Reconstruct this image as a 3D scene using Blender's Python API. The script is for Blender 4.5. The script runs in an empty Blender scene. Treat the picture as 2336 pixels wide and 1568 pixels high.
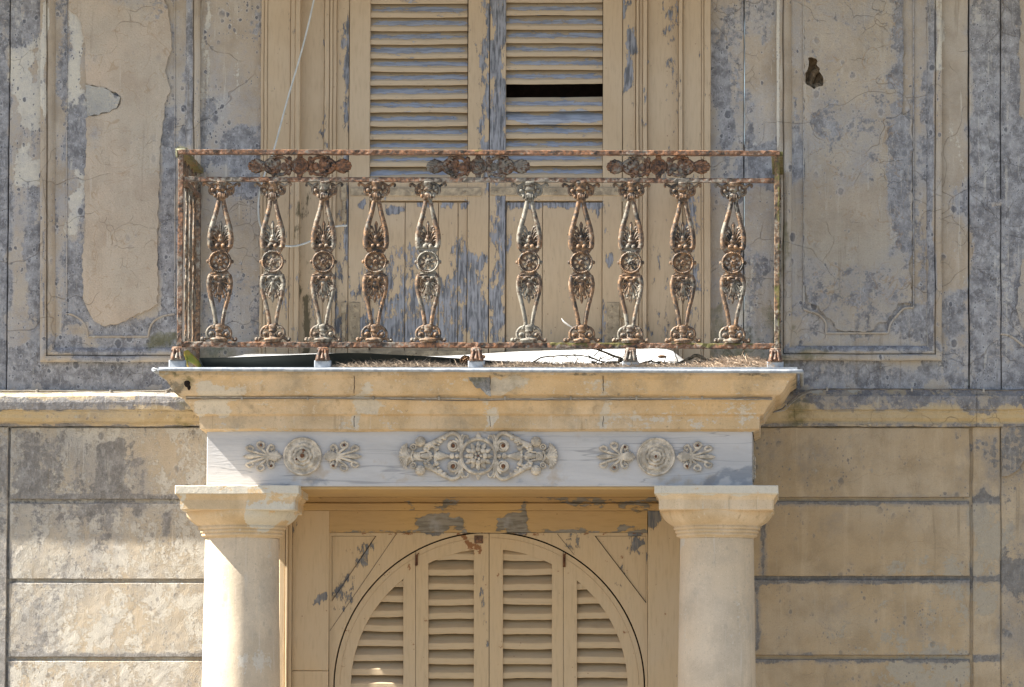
import bpy, math, random
from math import radians, sin, cos, pi
from mathutils import Vector, noise as mnoise
from mathutils.geometry import tessellate_polygon
random.seed(7); mnoise.seed_set(5)
S = bpy.context.scene
COL = S.collection
# ---------------------------------------------------------------- camera
F, CD, CZ, PITCH, UX, VY = 15300.0, 30.9, 1.7, radians(5), 1850.0, 591.0
SP, CP = sin(PITCH), cos(PITCH)
CX = (UX-1168)/F*CD
cam = bpy.data.objects.new('camera', bpy.data.cameras.new('camera')); COL.objects.link(cam)
cam.location = (CX, -CD, CZ); cam.rotation_euler = (pi/2+PITCH, 0, 0)
cam.data.sensor_width = 36; cam.data.lens = 36*F/2336
cam.data.shift_x = -(UX-1168)/2336; cam.data.shift_y = -(784-VY)/2336
cam.data.clip_start = 1; cam.data.clip_end = 2000
S.camera = cam
# ---------------------------------------------------------------- light
SUN = Vector((-0.92, -0.136, 1.0)).normalized()
w = bpy.data.worlds.new('World'); S.world = w; w.use_nodes = True
nt = w.node_tree; bg = nt.nodes['Background']
sky = nt.nodes.new('ShaderNodeTexSky'); sky.sky_type = 'NISHITA'; sky.sun_disc = False
sky.sun_elevation = math.asin(SUN.z); sky.sun_rotation = math.atan2(SUN.x, SUN.y)
nt.links.new(sky.outputs[0], bg.inputs[0]); bg.inputs[1].default_value = 0.055
sl = bpy.data.lights.new('sun', 'SUN'); sl.energy = 5.0; sl.angle = radians(0.5); sl.color = (1, .95, .86)
so = bpy.data.objects.new('sun', sl); COL.objects.link(so)
so.rotation_euler = SUN.to_track_quat('Z', 'Y').to_euler()
S.view_settings.view_transform = 'Standard'; S.view_settings.look = 'None'
S.view_settings.exposure = 2.06; S.view_settings.gamma = 1

# ---------------------------------------------------------------- measured geometry -> metres
def PT(u, v, Y):
    yc = (VY-v)/F; t = (Y+CD)/(CP-yc*SP)
    return (CX+t*(u-UX)/F, Y, CZ+t*(SP+yc*CP))
def PX(u, v, Y): return PT(u, v, Y)[0]
def PZ(v, Y): return PT(0, v, Y)[2]
def UV(x, y, z):
    dx, dy, dz = x-CX, y+CD, z-CZ
    d = dy*CP+dz*SP; h = -dy*SP+dz*CP
    return UX+F*dx/d, VY-F*h/d
M1 = 1/494.5      # one measured unit in metres at the wall

# ---------------------------------------------------------------- mesh helpers
class MB:
    def __init__(s): s.v = []; s.f = []; s.sm = []
    def add(s, vs, fs, smooth=False):
        b = len(s.v); s.v += [tuple(p) for p in vs]; s.f += [tuple(i+b for i in f) for f in fs]; s.sm += [smooth]*len(fs)
        return s
    def box(s, x0, x1, y0, y1, z0, z1, c=0.0, step=None, skip=None):
        # y0 is the front; chamfer c on the front edges, front face gridded
        if x0 > x1: x0, x1 = x1, x0
        if z0 > z1: z0, z1 = z1, z0
        c = min(c, (x1-x0)*.3, (z1-z0)*.3)
        nx = nz = 1
        if step: nx = max(1, min(400, round((x1-x0)/step))); nz = max(1, min(400, round((z1-z0)/step)))
        vs = []; fs = []
        for j in range(nz+1):
            for i in range(nx+1):
                vs.append((x0+c+(x1-x0-2*c)*i/nx, y0, z0+c+(z1-z0-2*c)*j/nz))
        for j in range(nz):
            for i in range(nx):
                a = j*(nx+1)+i
                if skip and skip((vs[a][0]+vs[a+1][0])/2, (vs[a][2]+vs[a+nx+1][2])/2): continue
                fs.append((a, a+1, a+nx+2, a+nx+1))
        s.add(vs, fs)
        def loop(a, b, lo, hi, y):
            L = [(a+(b-a)*i/nx, y, lo) for i in range(nx)]+[(b, y, lo+(hi-lo)*j/nz) for j in range(nz)]
            return L+[(b-(b-a)*i/nx, y, hi) for i in range(nx)]+[(a, y, hi-(hi-lo)*j/nz) for j in range(nz)]
        A = loop(x0+c, x1-c, z0+c, z1-c, y0); Bc = loop(x0, x1, z0, z1, y0+c); D_ = loop(x0, x1, z0, z1, y1); n = len(A)
        q4 = [(i, i+n, (i+1) % n+n, (i+1) % n) for i in range(n)]
        if c > 0: s.add(A+Bc, q4)
        s.add(Bc+D_, q4)
        s.add([(x0, y1, z0), (x1, y1, z0), (x1, y1, z1), (x0, y1, z1)], [(3, 2, 1, 0)])
        return s
    def pbox(s, u0, u1, v0, v1, Yf, Yb=.25, c=.003, step=None, vm=None, skip=None):
        vm = (v0+v1)/2 if vm is None else vm
        return s.box(PX(u0, vm, Yf), PX(u1, vm, Yf), Yf, Yb, PZ(v0, Yf), PZ(v1, Yf), c, step, skip)
    def tube(s, pts, rad, n=8, flat=1.0, cap=True, smooth=True, sq=None):
        pts = [Vector(p) for p in pts]; N = len(pts)
        if not hasattr(rad, '__len__'): rad = [rad]*N
        vs = []; up = Vector((0, -1, 0))
        for i, p in enumerate(pts):
            t = (pts[min(i+1, N-1)]-pts[max(i-1, 0)])
            if t.length < 1e-9: t = Vector((0, 0, 1))
            t.normalize()
            a = up-t*up.dot(t)
            if a.length < .1: a = Vector((1, 0, 0))-t*t.x
            a.normalize(); b = t.cross(a)
            for k in range(n):
                th = 2*pi*k/n
                vs.append(p+a*(cos(th)*rad[i]*flat)+b*(sin(th)*rad[i]))
        fs = [(i*n+k, i*n+(k+1) % n, (i+1)*n+(k+1) % n, (i+1)*n+k) for i in range(N-1) for k in range(n)]
        s.add(vs, fs, smooth)
        if cap: s.add([vs[k] for k in range(n)], [tuple(range(n-1, -1, -1))]); s.add([vs[(N-1)*n+k] for k in range(n)], [tuple(range(n))])
        return s
    def ball(s, c, r, n=10, m=6):
        if not hasattr(r, '__len__'): r = (r, r, r)
        vs = [(c[0], c[1], c[2]-r[2])]
        for j in range(1, m):
            ph = -pi/2+pi*j/m
            for i in range(n):
                th = 2*pi*i/n; vs.append((c[0]+r[0]*cos(ph)*cos(th), c[1]+r[1]*cos(ph)*sin(th), c[2]+r[2]*sin(ph)))
        vs.append((c[0], c[1], c[2]+r[2])); L = len(vs)-1
        fs = [(0, 1+(i+1) % n, 1+i) for i in range(n)]+[(L, L-n+i, L-n+(i+1) % n) for i in range(n)]
        for j in range(m-2):
            for i in range(n):
                a = 1+j*n; fs.append((a+i, a+(i+1) % n, a+n+(i+1) % n, a+n+i))
        return s.add(vs, fs, True)
    def ring(s, c, R, r, n=28, m=7, ry=None, flat=1.0, a0=0, a1=2*pi):
        ry = R if ry is None else ry
        pts = [(c[0]+R*cos(a0+(a1-a0)*i/n), c[1], c[2]+ry*sin(a0+(a1-a0)*i/n)) for i in range(n+1)]
        return s.tube(pts, r, m, flat, cap=abs(a1-a0) < 6.2)
    def lathe(s, prof, c, n=48, smooth=True):
        vs = [(c[0]+r*cos(2*pi*i/n), c[1]+r*sin(2*pi*i/n), z) for r, z in prof for i in range(n)]
        fs = [(j*n+i, j*n+(i+1) % n, (j+1)*n+(i+1) % n, (j+1)*n+i) for j in range(len(prof)-1) for i in range(n)]
        return s.add(vs, fs, smooth)
    def prism(s, poly, y0, y1, holes=(), bev=0.0):
        # poly: list of (x,z); y0 front
        loops = [[Vector((p[0], p[1], 0)) for p in poly]]+[[Vector((p[0], p[1], 0)) for p in h] for h in holes]
        flat = [p for l in loops for p in l]
        tris = tessellate_polygon(loops)
        s.add([(p.x, y0, p.y) for p in flat], [tuple(t) for t in tris])
        s.add([(p.x, y1, p.y) for p in flat], [tuple(reversed(t)) for t in tris])
        for l in loops:
            n = len(l); s.add([(p.x, y0, p.y) for p in l]+[(p.x, y1, p.y) for p in l], [(i, (i+1) % n, n+(i+1) % n, n+i) for i in range(n)])
        return s
    def sweep(s, path, prof, mapf, closed=False, step=.05):
        # path: 2D corners; prof: (offset to the right-hand side, h); mitred corners
        n = len(path); nrm = []
        for i in range(n):
            def d(a, b):
                v = Vector((path[b][0]-path[a][0], path[b][1]-path[a][1])); v.normalize(); return Vector((v.y, -v.x))
            if closed: a = d((i-1) % n, i); b = d(i, (i+1) % n)
            elif i == 0: a = b = d(0, 1)
            elif i == n-1: a = b = d(n-2, n-1)
            else: a = d(i-1, i); b = d(i, i+1)
            m = a+b; nrm.append(m/(1+a.dot(b)) if 1+a.dot(b) > .1 else a)
        secs = []
        for i in range(n if closed else n-1):
            j = (i+1) % n; L = math.dist(path[i], path[j]); k = max(1, int(L/step))
            for q in range(k+(0 if closed or i < n-2 else 1)):
                t = q/k; secs.append([mapf((path[i][0]*(1-t)+path[j][0]*t)+o*(nrm[i].x*(1-t)+nrm[j].x*t), (path[i][1]*(1-t)+path[j][1]*t)+o*(nrm[i].y*(1-t)+nrm[j].y*t), h) for o, h in prof])
        P = len(prof); vs = [p for sec in secs for p in sec]; N = len(secs)
        fs = [(i*P+k, i*P+k+1, ((i+1) % N)*P+k+1, ((i+1) % N)*P+k) for i in range(N if closed else N-1) for k in range(P-1)]
        return s.add(vs, fs)
    def build(s, name, mat, parent=None, smooth=None):
        me = bpy.data.meshes.new(name); me.from_pydata(s.v, [], s.f); me.materials.append(mat)
        me.polygons.foreach_set('use_smooth', s.sm if smooth is None else [smooth]*len(s.f)); me.update()
        o = bpy.data.objects.new(name, me); COL.objects.link(o)
        if parent: o.parent = parent
        return o
def tag(o, label=None, cat=None, group=None, kind=None):
    for k, v in (('label', label), ('category', cat), ('group', group), ('kind', kind)):
        if v: o[k] = v
    return o
def empty(name, label=None, cat=None, group=None, loc=(0, 0, 0)):
    o = bpy.data.objects.new(name, None); o.location = loc; o.empty_display_size = .1; COL.objects.link(o)
    return tag(o, label, cat, group)
def sstep(a, b, x):
    if a == b: return 1.0 if x >= a else 0.0
    t = min(1, max(0, (x-a)/(b-a))); return t*t*(3-2*t)
def paint(o, base=(.2, .1, 0), blobs=()):
    # stain amounts (grime, pale, moss), with some painted light and shade, kept as attributes
    me = o.data; vals = []
    for vt in me.vertices:
        p = vt.co+o.location; u, v = UV(p.x, p.y, p.z); c = list(base)
        w1 = mnoise.noise_vector(p*5.5); w2 = mnoise.noise_vector(p*17+Vector((7, 1, 3)))
        ju, jv = w1.x+.5*w2.x, w1.z+.5*w2.z; uo, vo = u, v
        for (k, u0, v0, u1, v1, sf, val) in blobs:
            a = min(sf*3, 40) if sf > 2.5 else 0
            u, v = uo+ju*a, vo+jv*a*1.5
            if u < u0-sf or u > u1+sf or v < v0-sf or v > v1+sf: continue
            wgt = sstep(u0-sf, u0+sf, u)*(1-sstep(u1-sf, u1+sf, u))*sstep(v0-sf, v0+sf, v)*(1-sstep(v1-sf, v1+sf, v))
            c[k] += (val-c[k])*wgt
        vals.append(c)
    for k, nm in enumerate(('grime', 'pale', 'moss')):
        at = me.attributes.new(nm, 'FLOAT', 'POINT'); at.data.foreach_set('value', [c[k] for c in vals])
    return o

def rough(o, a1, s1=8, a2=0.0, s2=35):
    # worn, hand-made unevenness of the real surface
    for vt in o.data.vertices:
        p = vt.co.copy(); d = mnoise.noise_vector(p*s1)*a1+(mnoise.noise_vector(p*s2+Vector((3, 3, 3)))*a2 if a2 else Vector((0, 0, 0)))
        d.y *= .6; vt.co = p+d
    return o
# ---------------------------------------------------------------- materials
class NG:
    def __init__(s, name):
        s.m = bpy.data.materials.new(name); s.m.use_nodes = True; s.t = s.m.node_tree
        s.b = s.t.nodes['Principled BSDF']; s.geo = s.n('ShaderNodeNewGeometry').outputs['Position']
    def n(s, ty, **kw):
        x = s.t.nodes.new(ty)
        for k, v in kw.items(): setattr(x, k, v)
        return x
    def link(s, a, b):
        if hasattr(a, 'is_output'): s.t.links.new(a, b)
        else: b.default_value = a
    def map(s, sc=(1, 1, 1), off=(0, 0, 0)):
        x = s.n('ShaderNodeMapping'); x.inputs['Scale'].default_value = sc; x.inputs['Location'].default_value = off
        s.link(s.geo, x.inputs[0]); return x.outputs[0]
    def noise(s, vec, scale, det=5, rough=.6, dist=0.0):
        x = s.n('ShaderNodeTexNoise'); s.link(vec, x.inputs['Vector']); x.inputs['Scale'].default_value = scale
        x.inputs['Detail'].default_value = det; x.inputs['Roughness'].default_value = rough; x.inputs['Distortion'].default_value = dist
        return x.outputs['Fac']
    def vor(s, vec, scale, feat='F1', out='Distance'):
        x = s.n('ShaderNodeTexVoronoi', feature=feat); s.link(vec, x.inputs['Vector']); x.inputs['Scale'].default_value = scale
        return x.outputs[out]
    def math(s, op, a, b=0.0, c=None, clamp=False):
        x = s.n('ShaderNodeMath', operation=op, use_clamp=clamp); s.link(a, x.inputs[0]); s.link(b, x.inputs[1])
        if c is not None: s.link(c, x.inputs[2])
        return x.outputs[0]
    def rng(s, v, a, b, c=0.0, d=1.0, smooth=True):
        x = s.n('ShaderNodeMapRange', interpolation_type='SMOOTHSTEP' if smooth else 'LINEAR')
        s.link(v, x.inputs[0]); s.link(a, x.inputs[1]); s.link(b, x.inputs[2]); s.link(c, x.inputs[3]); s.link(d, x.inputs[4]); return x.outputs[0]
    def mix(s, f, a, b, mode='MIX'):
        x = s.n('ShaderNodeMix', data_type='RGBA', blend_type=mode); s.link(f, x.inputs[0])
        for q, i in ((a, 6), (b, 7)): s.link(q if hasattr(q, 'is_output') else (*q, 1), x.inputs[i])
        return x.outputs[2]
    def warp(s, vec, sc, amt):
        n = s.n('ShaderNodeTexNoise'); s.link(vec, n.inputs['Vector']); n.inputs['Scale'].default_value = sc; n.inputs['Detail'].default_value = 2
        v1 = s.n('ShaderNodeVectorMath', operation='SUBTRACT'); s.link(n.outputs['Color'], v1.inputs[0]); v1.inputs[1].default_value = (.5, .5, .5)
        v2 = s.n('ShaderNodeVectorMath', operation='MULTIPLY_ADD'); s.link(v1.outputs[0], v2.inputs[0]); v2.inputs[1].default_value = (amt,)*3; s.link(vec, v2.inputs[2])
        return v2.outputs[0]
    def attr(s, name): return s.n('ShaderNodeAttribute', attribute_name=name).outputs['Fac']
    def mask(s, noise, amt, soft=.03, k=.5):
        T = s.math('SUBTRACT', .5+k*.5, s.math('MULTIPLY', amt, k))
        return s.rng(noise, s.math('SUBTRACT', T, soft), s.math('ADD', T, soft))
    def done(s, col, h=None, dist=.003, strength=1.0, rough=.9, spec=.2):
        s.link(col, s.b.inputs['Base Color']); s.link(rough, s.b.inputs['Roughness']); s.b.inputs['Specular IOR Level'].default_value = spec
        if h is not None:
            b = s.n('ShaderNodeBump'); b.inputs['Distance'].default_value = dist; b.inputs['Strength'].default_value = strength
            s.link(h, b.inputs['Height']); s.link(b.outputs[0], s.b.inputs['Normal'])
        return s.m

def plaster(name, c1, c2, pale=(.60, .54, .43), grey=(.285, .288, .30), dark=(.125, .127, .14), bump=.004, grain=70, zs=.4, joints=None, spots=.5, swirl=0.0, cracks=1.0, lump=.5):
    g = NG(name); st = g.map((1, 1, zs)); iso = g.map((1, 1, 1), (3, 5, 1))
    nS = g.noise(st, 7, 9, .68, .4); nF = g.noise(iso, 38, 6, .7); nL = g.noise(iso, 1.8, 4, .6); nM = g.noise(iso, 6, 6, .6)
    fine = g.noise(iso, 150, 4, .7)
    base = g.mix(g.rng(nL, .35, .65), c1, c2)
    nV = g.noise(g.map((1, 1, .12), (6, 6, 6)), 16, 6, .65, .3); base = g.mix(g.rng(nV, .5, .72, 0, .35), base, tuple(min(1, x*1.35) for x in c2))
    base = g.mix(g.rng(nM, .42, .68, 0, .6), base, tuple(x*.72 for x in c1))
    nn = g.math('ADD', g.math('MULTIPLY', nS, .62), g.math('MULTIPLY', nF, .38))
    n2 = g.math('ADD', g.math('MULTIPLY', g.noise(g.map((1, 1, zs), (9, 2, 7)), 9, 9, .7, .3), .65), g.math('MULTIPLY', g.noise(iso, 60, 5, .7), .35))
    pm = g.mask(n2, g.attr('pale'), .02)
    ga = g.attr('grime')
    wash = g.math('ADD', g.math('MULTIPLY', g.noise(g.map((1, 1, .7), (4, 4, 8)), 5, 7, .62, .3), .7), g.math('MULTIPLY', nF, .3))
    wm = g.mask(wash, ga, .13)
    gm = g.mask(nn, g.math('SUBTRACT', ga, .09), .022)
    col = g.mix(pm, base, g.mix(nF, pale, tuple(x*.78 for x in pale)))
    col = g.mix(g.math('MULTIPLY', wm, .62), col, g.mix(g.rng(fine, .4, .62), tuple(x*1.12 for x in grey), grey))
    gc = g.mix(g.rng(g.noise(iso, 14, 8, .7), .38, .62), tuple(x*.92 for x in grey), dark)
    gc = g.mix(g.rng(g.noise(g.map((1, 1, .6)), 50, 6, .75, .5), .48, .66, 0, .42), gc, tuple(min(1, x*1.75) for x in grey))
    col = g.mix(g.math('MULTIPLY', gm, .82), col, gc)
    nD = g.noise(g.map((1, 1, .05), (11, 4, 1)), 26, 5, .6, .2)
    col = g.mix(g.math('MULTIPLY', g.rng(nD, .60, .68), g.rng(nL, .4, .6, 0, .4)), col, tuple(x*.45 for x in c1))
    nD2 = g.noise(g.map((1, 1, .06), (1, 4, 5)), 40, 5, .6, .2)
    col = g.mix(g.math('MULTIPLY', g.rng(nD2, .60, .66), g.rng(nM, .4, .6, 0, .4)), col, pale)
    ck = g.vor(g.warp(iso, 3.5, .35), 2.6, 'DISTANCE_TO_EDGE'); ck2 = g.vor(g.warp(iso, 9, .12), 9, 'DISTANCE_TO_EDGE')
    cg = g.math('MULTIPLY', g.rng(ck, .0045, .001), g.rng(g.noise(iso, 2.3, 3), .48, .56))
    cg2 = g.math('MULTIPLY', g.rng(ck2, .010, .002), g.rng(g.noise(iso, 3.1, 3), .56, .62))
    crk = g.math('MULTIPLY', g.math('ADD', cg, cg2, clamp=True), cracks)
    col = g.mix(g.math('MULTIPLY', crk, .34), col, (.12, .09, .06))
    # lichen / soot spots of several sizes, some with a pale rim
    for (sc_, r_, seed_, pr) in ((17, .26, 2, .62), (38, .30, 5, .5), (85, .32, 9, .42)):
        mp = g.map((1, 1, .75), (seed_, 3, seed_)); vr = g.n('ShaderNodeTexVoronoi'); g.link(g.warp(mp, 60, .012), vr.inputs['Vector']); vr.inputs['Scale'].default_value = sc_
        sx = g.n('ShaderNodeSeparateColor'); g.link(vr.outputs['Color'], sx.inputs[0])
        rad = g.math('MULTIPLY', sx.outputs[1], r_)
        dens = g.rng(g.math('ADD', g.noise(iso, 5, 3), g.math('MULTIPLY', g.math('SUBTRACT', ga, .4), .35)), .40, .56)
        gate = g.math('MULTIPLY', g.rng(sx.outputs[0], pr, pr+.02), dens)
        d_ = vr.outputs['Distance']
        rim = g.math('MULTIPLY', g.rng(d_, g.math('ADD', rad, .16), g.math('ADD', rad, .08)), gate)
        core = g.math('MULTIPLY', g.rng(d_, g.math('ADD', rad, .03), g.math('SUBTRACT', rad, .03)), gate)
        col = g.mix(g.math('MULTIPLY', rim, .28*spots), col, tuple(min(1, x*1.7) for x in grey))
        col = g.mix(g.math('MULTIPLY', core, spots), col, dark)
    col = g.mix(g.rng(g.noise(iso, 210, 3, .8), .56, .68, 0, .45), col, tuple(x*.42 for x in c1))
    col = g.mix(g.rng(g.noise(iso, 120, 3, .8), .58, .7, 0, .3), col, tuple(min(1, x*1.5) for x in c1))
    if swirl:
        wv = g.noise(iso, 5.5, 2, .5, 2.2)
        ln = g.rng(g.math('ABSOLUTE', g.math('SUBTRACT', wv, .5)), .016, .002)
        ln = g.math('MULTIPLY', ln, g.rng(g.noise(iso, 9, 3), .40, .55))
        col = g.mix(g.math('MULTIPLY', ln, swirl), col, (.3, .19, .09))
    mm = g.mask(nn, g.math('SUBTRACT', g.attr('moss'), .08), .12)
    col = g.mix(g.math('MULTIPLY', mm, .7), col, g.mix(nF, (.07, .075, .03), (.19, .17, .07)))
    h = g.math('ADD', g.math('MULTIPLY', g.noise(iso, grain, 5, .65), 1.0), g.math('MULTIPLY', pm, .22))
    h = g.math('SUBTRACT', g.math('ADD', h, g.math('MULTIPLY', nS, lump)), g.math('MULTIPLY', crk, .6))
    return g.done(col, h, bump, 1.0, .95, .1)

def wood(name, c1, c2, bare=(.24, .26, .31), bare2=(.12, .125, .14), horiz=False, line=True):
    g = NG(name); a = (.12, 1, 1) if horiz else (1, 1, .12)
    st = g.map(a); iso = g.map((1, 1, 1), (2, 8, 4)); st2 = g.map(tuple(x**.5 for x in a), (4, 1, 2))
    gr = g.noise(st, 95, 4, .6); nP = g.noise(st2, 16, 9, .72, .5); nL = g.noise(iso, 2.2, 3); nF = g.noise(st2, 60, 5, .7)
    base = g.mix(g.rng(nL, .35, .65), c1, c2)
    base = g.mix(g.rng(gr, .45, .75, 0, .35), base, tuple(x*.65 for x in c1))
    nn = g.math('ADD', g.math('MULTIPLY', nP, .5), g.math('MULTIPLY', nF, .5))
    pm = g.mask(nn, g.attr('grime'), .01)
    edge = g.math('SUBTRACT', g.mask(nn, g.math('ADD', g.attr('grime'), .03), .012), pm, clamp=True)
    bc = g.mix(g.rng(gr, .4, .62), bare, bare2)
    bc = g.mix(g.rng(g.noise(iso, 13, 5), .5, .7, 0, .5), bc, (.36, .37, .39))
    col = g.mix(pm, base, bc)
    col = g.mix(g.math('MULTIPLY', edge, .5), col, tuple(x*.4 for x in c1))
    sp = g.math('MULTIPLY', g.rng(g.vor(iso, 26), .1, .04), g.rng(g.noise(iso, 9, 2), .52, .6))
    col = g.mix(g.math('MULTIPLY', sp, .7), col, (.13, .05, .02))
    mm = g.mask(nn, g.attr('moss'), .05); col = g.mix(g.math('MULTIPLY', mm, .8), col, (.05, .045, .02))
    rm = g.mask(g.noise(iso, 22, 7, .7), g.attr('pale'), .03); col = g.mix(g.math('MULTIPLY', rm, .9), col, (.22, .09, .035))
    h = g.math('SUBTRACT', g.math('MULTIPLY', gr, .4), g.math('MULTIPLY', pm, .5))
    return g.done(col, h, .0015, 1.0, .75, .25)

def iron(name, paintc, amount, rust=(.105, .058, .035), orange=(.30, .155, .07), dk=(.03, .025, .02), sc=1.0, rough=.58):
    g = NG(name); oi = g.n('ShaderNodeObjectInfo').outputs['Random']
    tc = g.geo; iso = g.map((1, 1, 1))
    n1 = g.noise(iso, 22*sc, 8, .72, .3); n2 = g.noise(g.map((1, 1, 1), (5, 5, 5)), 60*sc, 6, .7); n3 = g.noise(g.map((1, 1, 1), (1, 9, 5)), 7, 5, .6)
    col = g.mix(g.rng(n2, .42, .6), rust, orange)
    col = g.mix(g.rng(n1, .5, .62), col, dk)
    am = g.math('ADD', g.math('ADD', amount, g.math('MULTIPLY', g.math('SUBTRACT', n3, .5), 1.6)), g.math('MULTIPLY', g.math('SUBTRACT', oi, .5), .25))
    pm = g.mask(n2, am, .05, .5)
    pc = g.mix(g.rng(n1, .35, .6), paintc, tuple(x*.5 for x in paintc))
    col = g.mix(pm, col, pc)
    mm = g.mask(n1, g.attr('moss'), .06); col = g.mix(g.math('MULTIPLY', mm, .85), col, g.mix(n2, (.04, .05, .012), (.2, .17, .03)))
    h = g.math('ADD', n2, g.math('MULTIPLY', g.noise(iso, 240*sc, 3), .4))
    return g.done(col, h, .002, 1.0, rough, .45)

def plain(name, col, col2=None, sc=30, bump=.001, rough=.6, spec=.3, stretch=(1, 1, 1), lo=.4, hi=.6):
    g = NG(name); v = g.map(stretch); n = g.noise(v, sc, 7, .68)
    return g.done(g.mix(g.rng(n, lo, hi), col, col2 or tuple(x*.7 for x in col)), g.noise(v, sc*4, 4), bump, 1.0, rough, spec)

OCH, OCH2 = (.45, .32, .19), (.50, .37, .24)
M = {}
M['wall_up'] = plaster('weathered_ochre_plaster', (.43, .35, .26), (.46, .405, .335), pale=(.66, .61, .51), zs=.22, grey=(.35, .35, .36), dark=(.11, .112, .125), spots=.85)
M['patch'] = plaster('sand_render', (.53, .425, .32), (.46, .40, .32), grey=(.32, .32, .325), pale=(.58, .52, .43), spots=.25, swirl=.35, bump=.003, grain=110, zs=.9)
M['patch_grey'] = plaster('greyed_render', (.45, .375, .285), (.41, .365, .30), pale=(.56, .51, .43), grey=(.31, .31, .32), spots=.5, swirl=.4, bump=.004, grain=100, zs=.9)
M['patch_pale'] = plaster('pale_plaster', (.46, .43, .36), (.42, .39, .33), spots=.7, bump=.003)
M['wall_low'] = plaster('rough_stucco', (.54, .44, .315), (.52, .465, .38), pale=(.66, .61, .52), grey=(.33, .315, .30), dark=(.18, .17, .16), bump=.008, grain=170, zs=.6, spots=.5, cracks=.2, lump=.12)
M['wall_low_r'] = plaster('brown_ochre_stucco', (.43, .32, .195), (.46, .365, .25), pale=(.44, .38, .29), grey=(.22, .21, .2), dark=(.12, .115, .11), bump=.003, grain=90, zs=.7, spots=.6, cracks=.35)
M['ledge'] = plaster('ledge_plaster', (.52, .395, .22), (.48, .39, .26), pale=(.56, .52, .42), grey=(.25, .245, .25), bump=.005, zs=1)
M['cornice'] = plaster('ochre_cornice_paint', (.60, .43, .245), (.60, .465, .315), pale=(.63, .56, .46), grey=(.25, .22, .17), dark=(.13, .11, .08), bump=.0015, zs=2.2, spots=.2, cracks=.35)
M['capital'] = plaster('capital_paint', (.60, .44, .26), (.63, .50, .35), pale=(.66, .60, .49), grey=(.3, .27, .21), dark=(.16, .13, .09), bump=.0015, zs=2, spots=.2, cracks=.15)
M['shaft'] = plaster('column_paint', (.60, .50, .38), (.58, .465, .33), pale=(.64, .58, .49), grey=(.30, .28, .24), dark=(.2, .18, .15), bump=.001, zs=.2, spots=.25, grain=50, cracks=.0)
M['wood'] = wood('peeling_ochre_wood', (.48, .36, .23), (.51, .395, .265), bare=(.29, .29, .305), bare2=(.11, .112, .12))
M['wood_h'] = wood('peeling_ochre_slats', (.47, .365, .245), (.50, .395, .27), bare=(.38, .40, .45), bare2=(.26, .275, .31), horiz=True)
M['wood_low'] = wood('ochre_door_paint', (.53, .395, .24), (.52, .40, .26), bare=(.2, .19, .18))
M['wood_low_h'] = wood('ochre_door_slats', (.52, .395, .245), (.51, .395, .26), bare=(.2, .19, .18), horiz=True)
M['fascia'] = wood('ochre_fascia_paint', (.48, .32, .14), (.44, .30, .15), bare=(.25, .23, .2), bare2=(.16, .145, .12), horiz=True)
M['dark'] = plain('dark_interior', (.02, .012, .01), rough=.9)  # near-black colour stands for the shade in rooms, holes and gaps
M['iron'] = iron('rusty_iron', (.27, .245, .195), .38, orange=(.27, .145, .065), rust=(.075, .05, .033), dk=(.02, .018, .015))
M['iron_dark'] = iron('deep_rust_iron', (.24, .21, .17), .36, orange=(.28, .125, .055), rust=(.09, .05, .03), dk=(.025, .02, .016))
M['iron_pale'] = iron('cream_painted_iron', (.68, .59, .47), 1.0, rust=(.3, .16, .08), orange=(.48, .3, .15), dk=(.3, .2, .12), rough=.8)
M['rust_dot'] = plain('rust_stain', (.09, .04, .025), (.17, .08, .04), rough=.9)
M['strap'] = iron('painted_strap_iron', (.50, .39, .25), .85, sc=.8)
M['marble'] = None
M['lead'] = plain('lead_flashing', (.36, .38, .40), (.24, .26, .29), sc=25, rough=.45, spec=.5, bump=.001)
M['shell_white'] = plain('white_fibreglass', (.55, .56, .57), (.25, .22, .18), sc=16, rough=.5, lo=.48, hi=.68)
M['shell_dark'] = plain('grey_green_plastic', (.10, .11, .10), (.07, .08, .075), sc=5, rough=.45)
M['needle'] = plain('dry_pine_needles', (.42, .33, .24), (.22, .16, .11), sc=60, rough=.8)
M['needle_pale'] = plain('bleached_pine_needles', (.62, .48, .35), (.42, .30, .2), sc=60, rough=.7)
M['litter'] = plain('dark_leaf_litter', (.09, .07, .05), (.04, .03, .02), sc=80, rough=.95, bump=.01)
M['bark'] = plain('twig_bark', (.17, .14, .10), (.06, .05, .035), sc=70, rough=.9, bump=.002)
M['cone'] = plain('pine_cone_scale', (.10, .055, .03), (.25, .14, .07), sc=80, rough=.8)
M['leaf'] = plain('strap_leaf', (.20, .23, .03), (.38, .24, .05), sc=18, rough=.5, spec=.4)
M['feather'] = plain('bleached_twig', (.75, .72, .66), (.6, .56, .5), rough=.8)
M['cord'] = plain('white_cord', (.55, .56, .53), (.45, .46, .43), rough=.5)
M['cable'] = plain('grimy_cable', (.40, .36, .30), (.25, .22, .18), sc=20, rough=.6)
M['cable_dark'] = plain('dark_cable', (.10, .09, .08), (.2, .17, .14), sc=20, rough=.6)
M['ground'] = plain('worn_paving', (.19, .165, .13), (.14, .125, .10), sc=3, rough=.9)
M['brick'] = plain('hollow_rubble', (.42, .31, .2), (.22, .16, .1), sc=30, rough=.95, bump=.01)
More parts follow.
